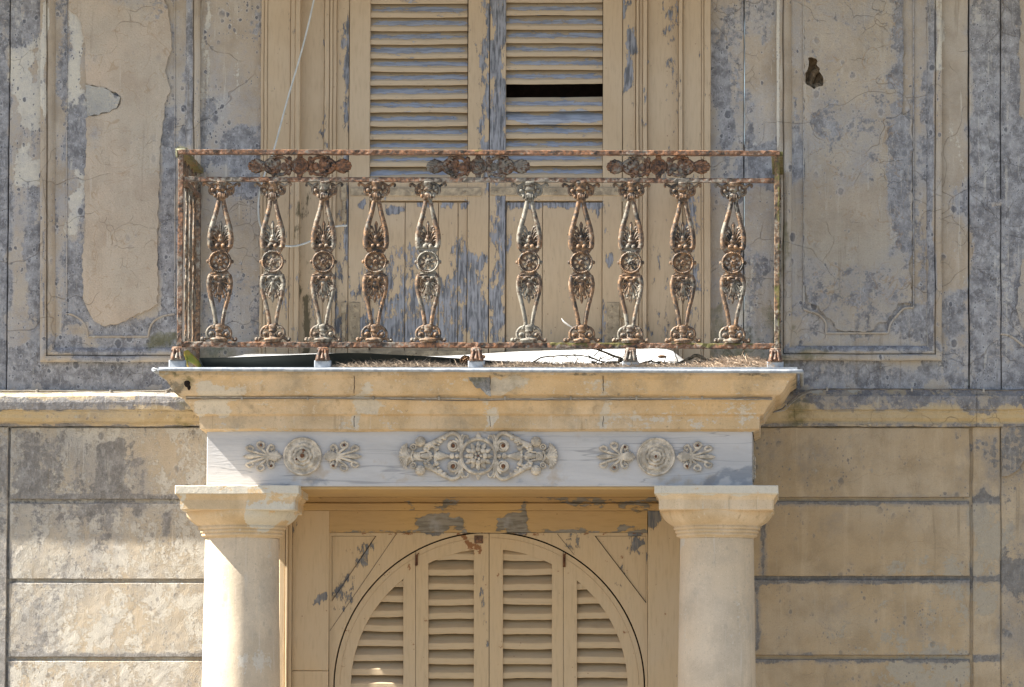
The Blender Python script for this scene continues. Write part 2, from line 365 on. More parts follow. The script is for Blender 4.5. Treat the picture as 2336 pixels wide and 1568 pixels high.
def marble():
    g = NG('grey_marble'); v = g.map((.25, 1, 1.6)); n = g.noise(v, 6, 8, .6, .8); n2 = g.noise(v, 40, 6, .7)
    col = g.mix(g.rng(n, .35, .7), (.51, .49, .475), (.43, .415, .405)); col = g.mix(g.rng(n2, .5, .75, 0, .35), col, (.36, .36, .37))
    ln = g.rng(g.math('ABSOLUTE', g.math('SUBTRACT', g.noise(g.map((.12, 1, 2.2), (2, 2, 2)), 5, 3, .5, .2), .5)), .007, 0)
    col = g.mix(g.math('MULTIPLY', ln, .55), col, (.2, .2, .21))
    rm = g.mask(g.noise(g.map(), 16, 6, .6), g.attr('pale'), .12); col = g.mix(g.math('MULTIPLY', rm, .45), col, (.36, .25, .13))
    gm = g.mask(g.noise(g.map((.5, 1, 1)), 22, 7, .7), g.attr('grime'), .1); col = g.mix(g.math('MULTIPLY', gm, .6), col, (.17, .19, .22))
    return g.done(col, g.noise(v, 90, 5), .0012, 1, .6, .3)
M['marble'] = marble()

# ================================================================ SETTING
g = MB(); g.add([(-300, -300, 0), (300, -300, 0), (300, 300, 0), (-300, 300, 0)], [(0, 1, 2, 3)])
tag(g.build('ground', M['ground']), kind='structure')

house = empty('villa_facade', 'weathered ochre villa front with peeling plaster, shuttered window above and arched shutter door below', 'building')
ST = .028
# ---- stain maps
G, P_, MO = 0, 1, 2
UPB = [
 (G, -900, -200, 24, 900, 6, .95), (G, -900, -200, -60, 900, 60, .55),
 (G, 24, -60, 92, 110, 12, .62), (P_, 30, 100, 92, 300, 12, .85), (G, 24, 240, 92, 300, 20, .5), (P_, 34, 340, 84, 420, 12, .75),
 (P_, 26, 0, 60, 120, 14, .6), (G, 24, 410, 92, 800, 20, .52), (G, 24, 300, 92, 340, 20, .6), (G, 60, 400, 95, 800, 8, .72),
 (P_, 92, 20, 106, 260, 4, .7), (G, 127, -50, 152, 300, 10, .58), (P_, 152, 20, 192, 265, 6, .85), (G, 140, 120, 160, 260, 8, .75),
 (G, 150, 255, 197, 400, 8, .9), (P_, 155, 400, 195, 530, 10, .8), (G, 180, 430, 200, 540, 6, .7), (G, 150, 540, 200, 745, 12, .88),
 (G, 127, 400, 152, 800, 10, .6), (G, 200, 720, 400, 800, 12, .72), (P_, 230, 720, 390, 800, 30, .4), (P_, 120, 730, 200, 790, 20, .5),
 (G, 366, 250, 400, 740, 6, .92), (G, 376, 20, 402, 110, 6, .6), (G, 404, 0, 424, 350, 5, .45), (G, 424, -60, 441, 340, 4, .85),
 (P_, 458, 0, 480, 250, 8, .6), (G, 460, 235, 520, 350, 14, .66), (P_, 470, 230, 520, 330, 10, .55), (G, 525, 285, 600, 350, 10, .75),
 (P_, 528, 50, 560, 200, 14, .5), (G, 455, 350, 600, 420, 16, .8), (G, 455, 420, 600, 700, 30, .42), (G, 455, 640, 600, 790, 20, .6),
 (G, -60, 800, 420, 900, 10, .88), (MO, 345, 785, 425, 835, 16, .85), (MO, 400, 740, 600, 850, 22, .55),
 (G, 1621, 0, 1700, 420, 14, .55), (G, 1621, 100, 1665, 360, 12, .78), (G, 1699, 0, 1772, 120, 14, .66), (G, 1700, 200, 1730, 340, 10, .7),
 (P_, 1700, 320, 1770, 350, 10, .5), (G, 1700, 345, 1775, 420, 10, .85), (G, 1621, 430, 1690, 600, 10, .22), (P_, 1640, 560, 1770, 780, 40, .45),
 (G, 1690, 560, 1775, 790, 30, .62), (MO, 1612, 700, 1660, 850, 14, .7), (MO, 1640, 740, 1790, 850, 20, .62), (G, 1790, 340, 1835, 400, 16, .85),
 (G, 1808, 0, 1834, 340, 6, .5), (G, 2084, 0, 2112, 320, 8, .45), (G, 2112, 0, 2130, 420, 4, .8), (G, 2084, 320, 2112, 700, 8, .55),
 (G, 2146, -60, 2207, 400, 4, .08), (G, 2146, 400, 2207, 800, 4, .2), (P_, 2150, 280, 2200, 430, 8, .35), (P_, 2130, 40, 2150, 160, 4, .6),
 (G, 2212, -60, 3200, 900, 6, .72), (P_, 2222, 0, 2280, 420, 14, .62), (G, 2200, 300, 2330, 500, 30, .9), (P_, 2215, 540, 2330, 700, 30, .5),
 (G, 1830, 690, 2210, 790, 16, .68), (G, 2000, 690, 2090, 760, 14, .85), (G, 1800, 825, 2212, 900, 12, .72), (P_, 1990, 840, 2200, 872, 14, .55), (G, 2160, 790, 2215, 860, 12, .6),
 (MO, 1760, 700, 1800, 850, 12, .75), (MO, 1780, 800, 1860, 850, 20, .55),
]
def upwall(u0, u1, v0, v1, Yf, skip=None):
    m = MB(); m.pbox(u0, u1, v0, v1, Yf, .3, 0, ST, skip=skip); return m
def inhole(x, z):
    u, v = UV(x, 0, z); return 1838 < u < 1884 and 128 < v < 208
VT = -64
wu = MB()
for (a, b, Y) in ((-1500, 19, .016), (21, 597, 0), (1619, 1696, 0), (1698, 2208, 0.004), (2211, 2282, .012), (2284, 4200, .008)):
    wu.pbox(a, b, VT, 900, Y, .35, .004, ST, vm=400, skip=inhole if a == 1698 else None)
wu.pbox(-1500, 4200, -700, VT, 0, .35, 0, .2)
wu.pbox(597, 1619, VT, -50, .0, .35, 0, .1)
o = wu.build('upper_wall', M['wall_up'], house); rough(o, .003, 6, .001, 30); paint(o, (.38, .15, 0), UPB)

def zx(u, v, Y=0): p = PT(u, v, Y); return (p[0], p[2])
def jag(poly, amp=2.2, step=9, seed=1):
    r = random.Random(seed); out = []
    n = len(poly)
    for i in range(n):
        a, b = poly[i], poly[(i+1) % n]; L = math.dist(a, b); k = max(1, int(L/step))
        for q in range(k):
            t = q/k; out.append((a[0]*(1-t)+b[0]*t+r.uniform(-amp, amp), a[1]*(1-t)+b[1]*t+r.uniform(-amp, amp)))
    return out
def patch(name, poly, Y0, Y1, mat, base, blobs=(), holes=(), amp=2.3, seed=1, label=None):
    pj = jag(poly, amp, 8, seed); m = MB()
    m.prism([zx(u, v) for u, v in pj], Y0, Y1, [[zx(u, v) for u, v in jag(h, 1.0, 7, 5)] for h in holes])
    o = m.build(name, mat, house)
    # subdivide the face so that stains can vary over it
    import bmesh
    bm = bmesh.new(); bm.from_mesh(o.data)
    for _ in range(5):
        es = [e for e in bm.edges if e.calc_length() > .06]
        if not es: break
        bmesh.ops.subdivide_edges(bm, edges=es, cuts=1)
        bmesh.ops.triangulate(bm, faces=[f for f in bm.faces if len(f.verts) > 4])
    bm.to_mesh(o.data); bm.free(); paint(o, base, blobs)
    if label: o['label'] = label
    return o
LP = [(157, -60), (157, 26), (172, 34), (184, 51), (188, 71), (195, 112), (194, 150), (196, 190), (203, 196), (222, 197), (244, 203), (262, 213), (276, 223), (274, 236), (267, 247), (250, 259), (225, 263), (203, 266), (196, 271), (198, 338), (193, 406), (195, 528), (188, 585), (190, 679), (197, 704), (210, 727), (234, 744), (278, 737), (305, 720), (340, 708), (359, 695), (362, 646), (359, 590), (360, 537), (361, 474), (366, 406), (362, 372), (372, 288), (376, 237), (390, 203), (377, 162), (382, 142), (394, 112), (384, 27), (376, 0), (376, -60)]
patch('plaster_patch', LP, -.011, .02, M['patch'], (.06, .12, 0), [(G, 150, -60, 400, 20, 15, .5), (G, 195, 300, 240, 360, 14, .4), (G, 320, 330, 366, 420, 14, .35)], seed=3, label='sandy render patch with a ragged edge in the left wall panel')
TP = [(197, 197), (222, 199), (243, 205), (260, 214), (274, 224), (272, 236), (265, 246), (248, 257), (224, 262), (199, 265)]
patch('plaster_flake', TP, -.016, -.008, M['patch_pale'], (.42, .5, 0), (), amp=2.6, seed=4, label='pale tongue of older plaster jutting over the sandy patch')
HOLE = [(1843, 132), (1850, 130), (1862, 134), (1866, 140), (1862, 148), (1870, 158), (1869, 163), (1879, 178), (1882, 188), (1875, 198), (1862, 200), (1857, 205), (1851, 198), (1840, 194), (1833, 184), (1834, 172), (1841, 162), (1845, 150), (1845, 141)]
RP = [(1835, -60), (1835, 120), (1835, 215), (1834, 640), (1842, 690), (1866, 700), (1880, 716), (1896, 730), (1908, 749), (1920, 756), (1975, 757), (1992, 750), (2004, 738), (2022, 732), (2038, 712), (2047, 694), (2062, 690), (2080, 694), (2079, 640), (2072, 600), (2081, 580), (2080, 500), (2080, 275), (2058, 262), (2060, 180), (2061, 100), (2058, -60)]
patch('plaster_patch', RP, -.011, .02, M['patch_grey'], (.40, .22, 0), [(G, 2034, -60, 2082, 600, 4, .9), (P_, 2034, 100, 2060, 260, 6, .6), (G, 1835, 230, 2030, 420, 40, .5), (G, 1850, 430, 2030, 650, 30, .2), (G, 1835, 600, 2080, 760, 20, .55), (P_, 2034, 380, 2082, 600, 10, .5)], holes=[HOLE], seed=8, label='grey speckled render patch around a broken hole')
m = MB(); hx0, hx1 = PX(1830, 165, 0), PX(1892, 165, 0); hz0, hz1 = PZ(216, 0), PZ(122, 0)
m.box(hx0, hx1, .085, .2, hz0, hz1); m.box(hx0, hx0+.01, .02, .16, hz0, hz1); m.box(hx1-.01, hx1, .02, .16, hz0, hz1)
m.box(hx0, hx1, .03, .16, hz0, hz0+.012); m.box(hx0, hx1, .03, .16, hz1-.012, hz1)
m.tube([PT(1840, 205, .1), PT(1858, 165, .06), PT(1885, 150, .09)], [.02, .016, .02], 6); m.ball(PT(1868, 198, .06), (.03, .03, .018)); m.ball(PT(1845, 200, .09), (.03, .03, .03))
m.build('broken_cavity', M['brick'], house)
FR = [(2326, -60), (2330, 60), (2324, 120), (2330, 200), (2326, 262), (2345, 275), (2400, 275), (2400, -60)]
patch('plaster_patch', FR, .0, .02, M['patch_grey'], (.3, .3, 0), seed=12, label='sliver of render patch at the far right edge')
FR2 = [(2332, 590), (2326, 650), (2318, 700), (2330, 745), (2400, 760), (2400, 580)]
patch('plaster_patch', FR2, .0, .02, M['patch_grey'], (.4, .2, 0), seed=13, label='lower render patch at the far right edge')

# ---- panel mouldings
def mould_frame(path, prof, name, blobs, base):
    m = MB(); m.sweep(path, prof, lambda a, b, h: (a, h, b)); o = m.build(name, M['wall_up'], house); rough(o, .003, 6, .001, 30); paint(o, base, blobs); return o
q = M1
PRF = [(0, .004), (0, -.024), (4*q, -.028), (9*q, -.028), (13*q, -.024), (14*q, -.008), (17*q, -.018), (22*q, -.020), (27*q, -.016), (32*q, -.006), (34*q, .004)]
# left panel: outer edge at 93, inner at 127; path runs with the panel interior on its right-hand side
pl = [zx(457, -60), zx(457, 827), zx(93, 827), zx(93, -60)]
pl2 = [zx(93, -60), zx(93, 827), zx(458, 827), zx(457, -60)]
MB_ = [(G, 93, -60, 108, 260, 3, .4), (P_, 93, 20, 106, 260, 4, .7), (G, 108, -60, 127, 770, 2, .12), (G, 93, 770, 458, 830, 8, .82), (G, 424, -60, 440, 340, 2, .85), (G, 93, 400, 100, 780, 3, .6), (MO, 345, 785, 458, 835, 12, .8)]
mould_frame(list(reversed(pl2)), PRF, 'panel_moulding', MB_, (.2, .15, 0))
pr = [zx(1772, -60), zx(1772, 823), zx(2148, 823), zx(2148, -60)]
mould_frame(list(reversed(pr)), PRF, 'panel_moulding', [(G, 1789, -60, 1808, 340, 2, .1), (P_, 1770, -60, 1777, 340, 2, .9), (G, 1772, 340, 1808, 760, 8, .35), (MO, 1770, 500, 1792, 830, 6, .6), (G, 1772, 785, 2150, 806, 4, .9), (MO, 1772, 800, 1900, 825, 8, .6), (G, 2112, -60, 2132, 800, 3, .85), (P_, 2130, -60, 2150, 160, 4, .6)], (.3, .15, 0))
def bead(pts, r, Y, name='panel_bead', base=(.25, .3, 0)):
    m = MB(); m.tube([PT(u, v, Y) for u, v in pts], r, 8, .7); o = m.build(name, M['wall_up'], house); paint(o, (max(base[0], .4), base[1], 0), ()); return o
def curve(pts, n=8):
    out = []
    for i in range(len(pts)-1):
        p0, p1, p2, p3 = pts[max(i-1, 0)], pts[i], pts[i+1], pts[min(i+2, len(pts)-1)]
        for k in range(n):
            t = k/n
            out.append(tuple(.5*((2*b)+(-a+c)*t+(2*a-5*b+4*c-d)*t*t+(-a+3*b-3*c+d)*t**3) for a, b, c, d in zip(p0, p1, p2, p3)))
    return out+[tuple(pts[-1])]
bead([(152, -60), (152, 717)], .0035, -.002, base=(.6, .3, 0)); bead([(399, -60), (399, 700)], .003, -.002, base=(.5, .3, 0))
bead(curve([(150, 716), (165, 718), (182, 728), (194, 742), (201, 768)], 5), .005, -.003)
bead([(201, 768), (338, 768)], .0055, -.003); bead(curve([(338, 768), (342, 748), (352, 732), (372, 721), (398, 716)], 5), .005, -.003)
bead([(1834, -60), (1834, 706)], .004, -.004, base=(.5, .5, 0)); bead([(2084, -60), (2084, 700)], .004, -.003, base=(.6, .3, 0))
bead(curve([(1834, 706), (1852, 712), (1868, 718), (1884, 736), (1884, 759)], 5), .006, -.003); bead([(1884, 760), (2026, 760)], .0055, -.003)
bead(curve([(2026, 760), (2032, 738), (2046, 720), (2062, 704), (2084, 702)], 5), .005, -.003)
bead(curve([(2360, 405), (2336, 425), (2310, 448), (2290, 460), (2262, 468)], 4), .018, .022, base=(.6, .3, 0)); bead(curve([(2283, 762), (2300, 764), (2318, 775), (2336, 790)], 4), .006, .006)

# ---- string course at floor level
def course(u0, u1, dY, name, base, blobs):
    m = MB(); ys = [(0.006, 889), (-.012, 890), (dY, 904), (dY-.003, 918), (dY, 934), (dY+.012, 937), (dY+.012, 941), (dY+.018, 946), (dY+.022, 954), (dY+.036, 962), (-.012, 968), (-.008, 973), (.006, 974)]
    n = max(2, int((u1-u0)/14)); vs = []; r = random.Random(5)
    for i in range(n+1):
        u = u0+(u1-u0)*i/n
        for (Y, v) in ys: vs.append(PT(u, v+r.uniform(-.5, .5), Y))
    K = len(ys); fs = [(i*K+k, (i+1)*K+k, (i+1)*K+k+1, i*K+k+1) for i in range(n) for k in range(K-1)]
    m.add(vs, fs); m.add(vs[:K], [tuple(range(K))]); m.add(vs[-K:], [tuple(range(K-1, -1, -1))]); o = m.build(name, M['ledge'], house); rough(o, .003, 6, .002, 35); paint(o, base, blobs); return o
LB = [(P_, -1500, 880, 420, 905, 3, .5), (G, -1500, 906, 430, 936, 3, .84), (P_, -1500, 906, 460, 930, 8, .35), (G, -1500, 940, 460, 962, 4, .3), (G, -1500, 966, 460, 990, 3, .7), (MO, 380, 900, 470, 960, 20, .55)]  # pale slope band and dark underside row paint in sunlight and shade
course(-1500, 470, -.083, 'string_course', (.3, .3, 0), LB)
RB = [(G, 1740, 880, 4200, 936, 4, .66), (MO, 1770, 900, 1850, 985, 25, .62), (P_, 2050, 905, 2120, 925, 14, .6), (P_, 1850, 893, 1960, 902, 3, 1.0), (G, 1850, 893, 1960, 902, 3, .0), (G, 1700, 966, 4200, 990, 2, .6)]  # pale ledge strip is a painted sunlit patch, lowest row painted shade
course(1700, 2228, -.042, 'string_course', (.12, .2, 0), RB)
course(2229, 4200, -.045, 'string_course', (.2, .2, 0), RB)

mbk = MB(); mbk.pbox(-1500, 4200, 892, 984, .03, .34, 0); mbk.build('ledge_light_block', M['dark'], house)  # unseen backing added to block sky light leaking through behind the ledge
# ---- lower wall, rusticated
LOWB = [(G, -1500, 970, 14, 1700, 6, .7), (P_, -1500, 970, 14, 1700, 6, .5), (G, 20, 975, 330, 1150, 25, .6), (G, 230, 990, 268, 1215, 8, .95), (G, 310, 1030, 325, 1180, 5, .75), (P_, 280, 980, 400, 1140, 20, .4), (G, 60, 990, 90, 1120, 10, .8),
        (G, 370, 1170, 385, 1225, 5, .8), (G, 20, 1145, 300, 1230, 25, .58), (G, 20, 1230, 250, 1330, 25, .46), (G, 20, 1330, 200, 1400, 25, .5), (G, 20, 1360, 90, 1510, 14, .62), (G, 90, 1420, 150, 1510, 10, .6), (P_, 20, 1500, 470, 1600, 30, .5),
        (G, 400, 975, 470, 1000, 8, .6), (G, -1500, 1136, 470, 1149, 1.5, .95), (G, -1500, 1321, 470, 1331, 1.5, .95), (G, -1500, 1497, 470, 1508, 1.5, .95)]
m = MB(); m.pbox(-1500, 700, 974, 3200, .016, .35, 0, .1, vm=1300); m.pbox(-1500, 15, 974, 3200, -.004, .3, .004, .06, vm=1300)
rows = [974, 1143.5, 1326, 1504, 1683, 1862, 2041, 2220, 2399, 2578, 2757]
for a, b in zip(rows, rows[1:]): m.pbox(21, 640, a+(4.5 if a > 980 else 2), b-4.5, 0, .1, .003, ST, vm=1300)
o = m.build('rusticated_wall', M['wall_low'], house); rough(o, .0012, 7, .0016, 30); paint(o, (.34, .5, 0), LOWB)
LRB = [(G, 1725, 970, 1900, 1140, 40, .38), (P_, 1760, 990, 1980, 1080, 30, .35), (P_, 1990, 1440, 2215, 1600, 50, .62), (P_, 2050, 1260, 2215, 1400, 40, .5), (P_, 1850, 1400, 2200, 1500, 30, .4), (P_, 2215, 1150, 2290, 1400, 12, .6),
       (G, 2215, 970, 2290, 1080, 20, .6), (G, 2225, 1100, 2260, 1140, 10, .7), (G, 2276, 970, 3900, 1600, 4, .48), (G, 1740, 1190, 1752, 1320, 2.5, .9), (G, 1726, 1320, 1732, 1480, 2, .85), (G, 1745, 1335, 1752, 1450, 2, .8), (G, 1757, 1330, 1762, 1500, 2, .75), (G, 1690, 1134, 4200, 1146, 1.5, 1.), (G, 1690, 1314, 4200, 1326, 1.5, 1.), (G, 1690, 1494, 4200, 1506, 1.5, 1.)]
m = MB(); m.pbox(1520, 4200, 974, 3200, .016, .35, 0, .1, vm=1300)
rr = [974, 1139.5, 1318.5, 1499.5, 1680, 1860, 2040, 2220, 2400, 2580, 2760]
for a, b in zip(rr, rr[1:]): m.pbox(1560, 2212, a+(4.5 if a > 980 else 2), b-4.5, 0, .1, .003, ST, vm=1300)
m.pbox(2219, 2282, 974, 3200, .003, .1, .004, ST, vm=1300); m.pbox(2284, 4200, 974, 3200, .008, .1, .003, .1, vm=1300)
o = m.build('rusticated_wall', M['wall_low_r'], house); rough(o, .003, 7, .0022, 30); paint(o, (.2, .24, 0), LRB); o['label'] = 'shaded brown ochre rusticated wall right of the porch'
m = MB(); m.prism([zx(u, v) for u, v in jag([(2284, 974), (2400, 974), (2400, 1046), (2336, 1052), (2322, 1072), (2300, 1086), (2286, 1088)], 1, 8, 2)], -.004, .02)
o = m.build('plaster_patch', M['wall_low_r'], house); paint(o, (.6, .3, 0)); o['label'] = 'curved grey plaster corner at the far right'

# ---- unseen cornice, added and deepened rightward to shade the wall; roof edge above
m = MB(); z0 = PZ(-64, 0)
cp = [(0, 0), (.05, .01), (.07, .06), (.15, .1), (.233, .12), (.233, .17), (0, .2)]
def hor(m, u0, u1, prof, z, sc=1.0):
    x0, x1 = PX(u0, 0, 0), PX(u1, 0, 0); vs = [(x, -d*sc, z+h) for x in (x0, x1) for d, h in prof]; K = len(prof)
    m.add(vs, [(k, k+1, K+k+1, K+k) for k in range(K-1)]+[tuple(range(K)), tuple(range(2*K-1, K-1, -1))])
hor(m, -2600, 330, cp, z0, 1.36); hor(m, 330.5, 1660, cp, z0, 2.05); hor(m, 1660.5, 4200, cp, z0, 2.05)
o = m.build('shading_cornice', M['ledge'], house); paint(o, (.5, .2, 0))
m = MB(); m.pbox(-1500, 4200, -1400, -700, 0, .35, 0, .3); o = m.build('attic_wall', M['wall_up'], house); paint(o, (.5, .2, 0))
m = MB(); hor(m, -1500, 4200, [(0, 0), (.3, .05), (.35, .2), (0, .3)], PZ(-1400, 0)); o = m.build('roof_edge', M['ledge'], house); paint(o, (.5, .2, 0))

# ---- window surround (painted timber)
def woodbox(boxes, name, mat='wood', base=(.27, 0, 0), blobs=(), parent=house, vm=400, step=.04):
    m = MB()
    for b in boxes: m.pbox(*b[:4], b[4], b[5] if len(b) > 5 else .2, .0025, step, vm=vm)
    o = m.build(name, M[mat], parent); rough(o, .0016, 4, .0006, 30); paint(o, base, blobs); return o
SB = [(G, 1466, -60, 1478, 420, 3, .3), (G, 1420, 0, 1440, 120, 6, .62), (G, 1424, 80, 1436, 210, 4, .9), (G, 1510, 0, 1548, 420, 10, .42), (G, 1557, 400, 1600, 700, 10, .45), (G, 1476, 480, 1548, 800, 20, .35), (MO, 676, 440, 700, 810, 6, .5), (MO, 683, 640, 700, 800, 6, .85), (G, 590, 600, 760, 800, 30, .38), (G, 1548, 560, 1625, 800, 20, .4), (MO, 1548, 690, 1560, 800, 8, .4)]  # MO entries darken narrow strips beside the casing steps
woodbox([(594, 601, -60, 860, -.028), (601.5, 608, -60, 860, -.036), (608.5, 661, -60, 860, -.032), (661.5, 672, -60, 860, -.040), (672, 683, -60, 860, -.048)], 'window_surround', blobs=SB)
woodbox([(1548, 1557, -60, 860, -.048), (1557.5, 1600, -60, 860, -.032), (1600.5, 1606, -60, 860, -.036), (1606.5, 1621, -60, 860, -.045)], 'window_surround', blobs=SB)
woodbox([(683.5, 739, -60, 860, 0.0), (739, 750, -60, 860, -.014), (751, 757, -60, 860, -.02), (757.5, 766, -60, 860, -.012), (766.5, 795, -60, 860, .004)], 'window_frame', blobs=SB+[(G, 766, 420, 796, 800, 4, .52), (G, 790, 0, 797, 400, 3, .7), (G, 738, 0, 745, 400, 3, .4)])
woodbox([(1420, 1450, -60, 860, .004), (1451, 1457, -60, 860, -.016), (1457.5, 1466, -60, 860, -.008), (1466.5, 1476, -60, 860, -.022), (1476.5, 1547.5, -60, 860, 0.0)], 'window_frame', blobs=SB)
woodbox([(594, 1621, -62, -48, -.03)], 'window_head', vm=-50)
m = MB(); m.pbox(700, 1520, -50, 900, .3, .34, 0); m.pbox(690, 796, -50, 900, .14, .3, 0); m.pbox(1421, 1540, -50, 900, .14, .3, 0); m.build('window_interior', M['dark'], house)

# ---- shutters
def louvres(m, u0, u1, v0, pitch, n, skip=(), Yf=.010, lip=11.5, back=.038, clip=None, seed=0, wob=1.0):
    r = random.Random(seed)
    for i in range(n):
        if i in skip: continue
        vb = v0+i*pitch+r.uniform(-.8, .8)*wob; a, b = u0, u1
        if clip: a, b = clip(vb-2, u0, u1)
        if b-a < 6: continue
        bw = r.uniform(-1.2, 1.2)*wob; sl = r.uniform(-1.6, 1.6)*wob; dl = r.uniform(-.5, .5)
        N = 10; vs = []
        for k in range(N+1):
            u = a+(b-a)*k/N; vv = vb+sl*(k/N-.5)+bw*sin(pi*k/N)+r.uniform(-.35, .35)*wob; dy = r.uniform(-.0006, .0006)
            sl_ = lambda t: PT(u, vv-pitch-1+(pitch+1-lip-dl)*t, Yf+back+(.002-back)*t)
            vs += [sl_(0), sl_(.25), sl_(.5), sl_(.75), PT(u, vv-lip-dl, Yf+.002), PT(u, vv-lip+2-dl, Yf-.001+dy), PT(u, vv-1.5, Yf-.001+dy), PT(u, vv, Yf+.002), PT(u, vv-2, Yf+.014), PT(u, vv-pitch+4, Yf+back+.012)]
        K = 10; m.add(vs, [(q*K+k, q*K+(k+1) % K, (q+1)*K+(k+1) % K, (q+1)*K+k) for q in range(N) for k in range(K)]+[tuple(range(K-1, -1, -1)), tuple(N*K+k for k in range(K))])
def shutter(u0, u1, l0, l1, v1st, skip, label, seed, blobs, sblobs, c):
    s = MB()
    for b in ((u0, l0, -52, 900), (l1, u1, -52, 900)): s.pbox(*b, .0, .035, .002, .035, vm=400)
    s.pbox(l0, l1, -52, -42, .001, .034, .002); s.pbox(l0, l1, 408, 458, .001, .034, .002, .03)
    fr = s.build('shutter_frame', M['wood'], None); paint(fr, (.29, 0, 0), blobs)
    r0 = empty('window_shutter'); r0['label'] = label; r0.parent = house
    fr.parent = r0
    m = MB(); louvres(m, l0+.5, l1-.5, v1st-2*31.1, 31.05, 15, skip, seed=seed); lo = m.build('louvre_slats', M['wood_h'], r0)
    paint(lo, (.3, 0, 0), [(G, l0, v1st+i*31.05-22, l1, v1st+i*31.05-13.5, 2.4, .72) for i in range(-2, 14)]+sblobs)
    m = MB(); e = [l0+1]+[l0+(l1-l0)*x for x in c]+[l1-1]
    for a, b in zip(e, e[1:]): m.pbox(a+.7, b-.7, 462, 880, .012, .03, .002, .035, vm=620)
    m.pbox(l0, l1, 459, 880, .026, .034, 0, vm=620)
    pn = m.build('lower_panel', M['wood'], r0); paint(pn, (.27, 0, 0), blobs)
    return r0
bl = [(G, 1096, -60, 1118, 460, 4, .5), (G, 1105, 0, 1118, 400, 3, .66), (G, 796, 0, 845, 400, 8, .2), (G, 820, 462, 1067, 470, 3, 1.0), (G, 1020, 540, 1056, 620, 10, .55), (G, 890, 560, 960, 640, 16, .48), (G, 860, 640, 960, 790, 22, .6), (G, 960, 660, 1060, 760, 22, .55), (G, 1040, 600, 1110, 700, 12, .58), (G, 1055, 700, 1112, 800, 8, .72), (G, 800, 640, 870, 800, 20, .5), (G, 870, 735, 1060, 790, 14, .62)]
s1 = shutter(796, 1115, 843, 1067, 40, (), 'left window shutter, all slats in place and grey bare wood low down', 2, bl, [], (.36, .7, .9))
br = [(G, 1117, -60, 1153, 420, 3, .66), (G, 1140, 440, 1153, 700, 3, .7), (G, 1117, 440, 1140, 640, 5, .56), (G, 1117, 640, 1150, 800, 8, .75), (G, 1153, 462, 1375, 469, 2, .9), (G, 1153, 690, 1380, 800, 20, .25), (G, 1376, 560, 1384, 800, 4, .6), (G, 1370, 700, 1384, 790, 6, .6), (G, 1375, 0, 1420, 420, 6, .14)]
s2 = shutter(1117, 1419, 1153, 1375, 37, (8,), 'right window shutter with one slat missing', 9, br, [(G, 1153, 255, 1375, 275, 4, .9)], (.38, ))
m = MB(); m.pbox(1113, 1119, -52, 900, .006, .03, .001, vm=400); o = m.build('gap_shade_strip', M['dark'], house)  # dark strip stands for the shade in the gap between the leaves
def strap(boxes, name, rivets, parent, tint='strap'):
    m = MB()
    for b in boxes: m.pbox(*b, .0015, .04)
    for (u, v, Y) in rivets: p = PT(u, v, Y); m.ball(p, (.006, .004, .006), 8, 4)
    o = m.build(name, M[tint], parent); paint(o, (.4, .4, 0)); return o
strap([(800, 1099, 429, 447, -.006, .002)], 'strap_hinge', [(880+60*i, 438, -.006) for i in range(4)], s1)
strap([(1120, 1417, 428, 446, -.006, .002)], 'strap_hinge', [(1132+68*i, 437, -.006) for i in range(5)], s2)
strap([(797, 821, 690, 784, -.006, .002), (778, 790, 690, 716, -.012, .004), (780, 788, 716, 784, -.010, .004)], 'corner_hinge', [(809, 700+24*i, -.006) for i in range(4)], s1)
strap([(1384, 1413, 690, 784, -.006, .002), (1416, 1428, 700, 726, -.012, .004)], 'corner_hinge', [(1396, 700+24*i, -.006) for i in range(4)], s2)
strap([(778, 790, 422, 458, -.012, .004), (781, 788, 458, 505, -.010, .004), (779, 790, 478, 506, -.012, .004)], 'hinge_pin', [], s1)
strap([(1418, 1430, 430, 460, -.012, .004), (1421, 1428, 460, 505, -.010, .004)], 'hinge_pin', [], s2)
strap([(800, 1104, 800, 816, -.006, .002)], 'strap_hinge', [(830+55*i, 808, -.006) for i in range(5)], s1)
strap([(1120, 1414, 803, 818, -.006, .002)], 'strap_hinge', [(1140+55*i, 810, -.006) for i in range(5)], s2)

# ---- arched doorway
AC, AR = (1116, 1569), 356
def arcpts(R, a0, a1, n=40): return [(AC[0]+R*cos(a0+(a1-a0)*i/n), AC[1]-R*sin(a0+(a1-a0)*i/n)) for i in range(n+1)]
dblobs = [(G, 950, 1163, 1060, 1212, 12, .85), (G, 1130, 1163, 1210, 1212, 14, .85), (G, 1060, 1170, 1130, 1205, 8, .3), (G, 860, 1135, 960, 1165, 15, .45), (G, 1400, 1208, 1480, 1222, 5, .8), (G, 1440, 1222, 1480, 1260, 10, .7), (G, 790, 1225, 850, 1300, 14, .5), (G, 755, 1310, 800, 1370, 10, .5), (G, 1390, 1290, 1440, 1360, 14, .4), (G, 1290, 1215, 1330, 1260, 8, .5), (G, 725, 1350, 745, 1372, 5, .8), (G, 1440, 1135, 1500, 1163, 10, .5), (P_, 800, 1215, 1480, 1222, 2, .4)]
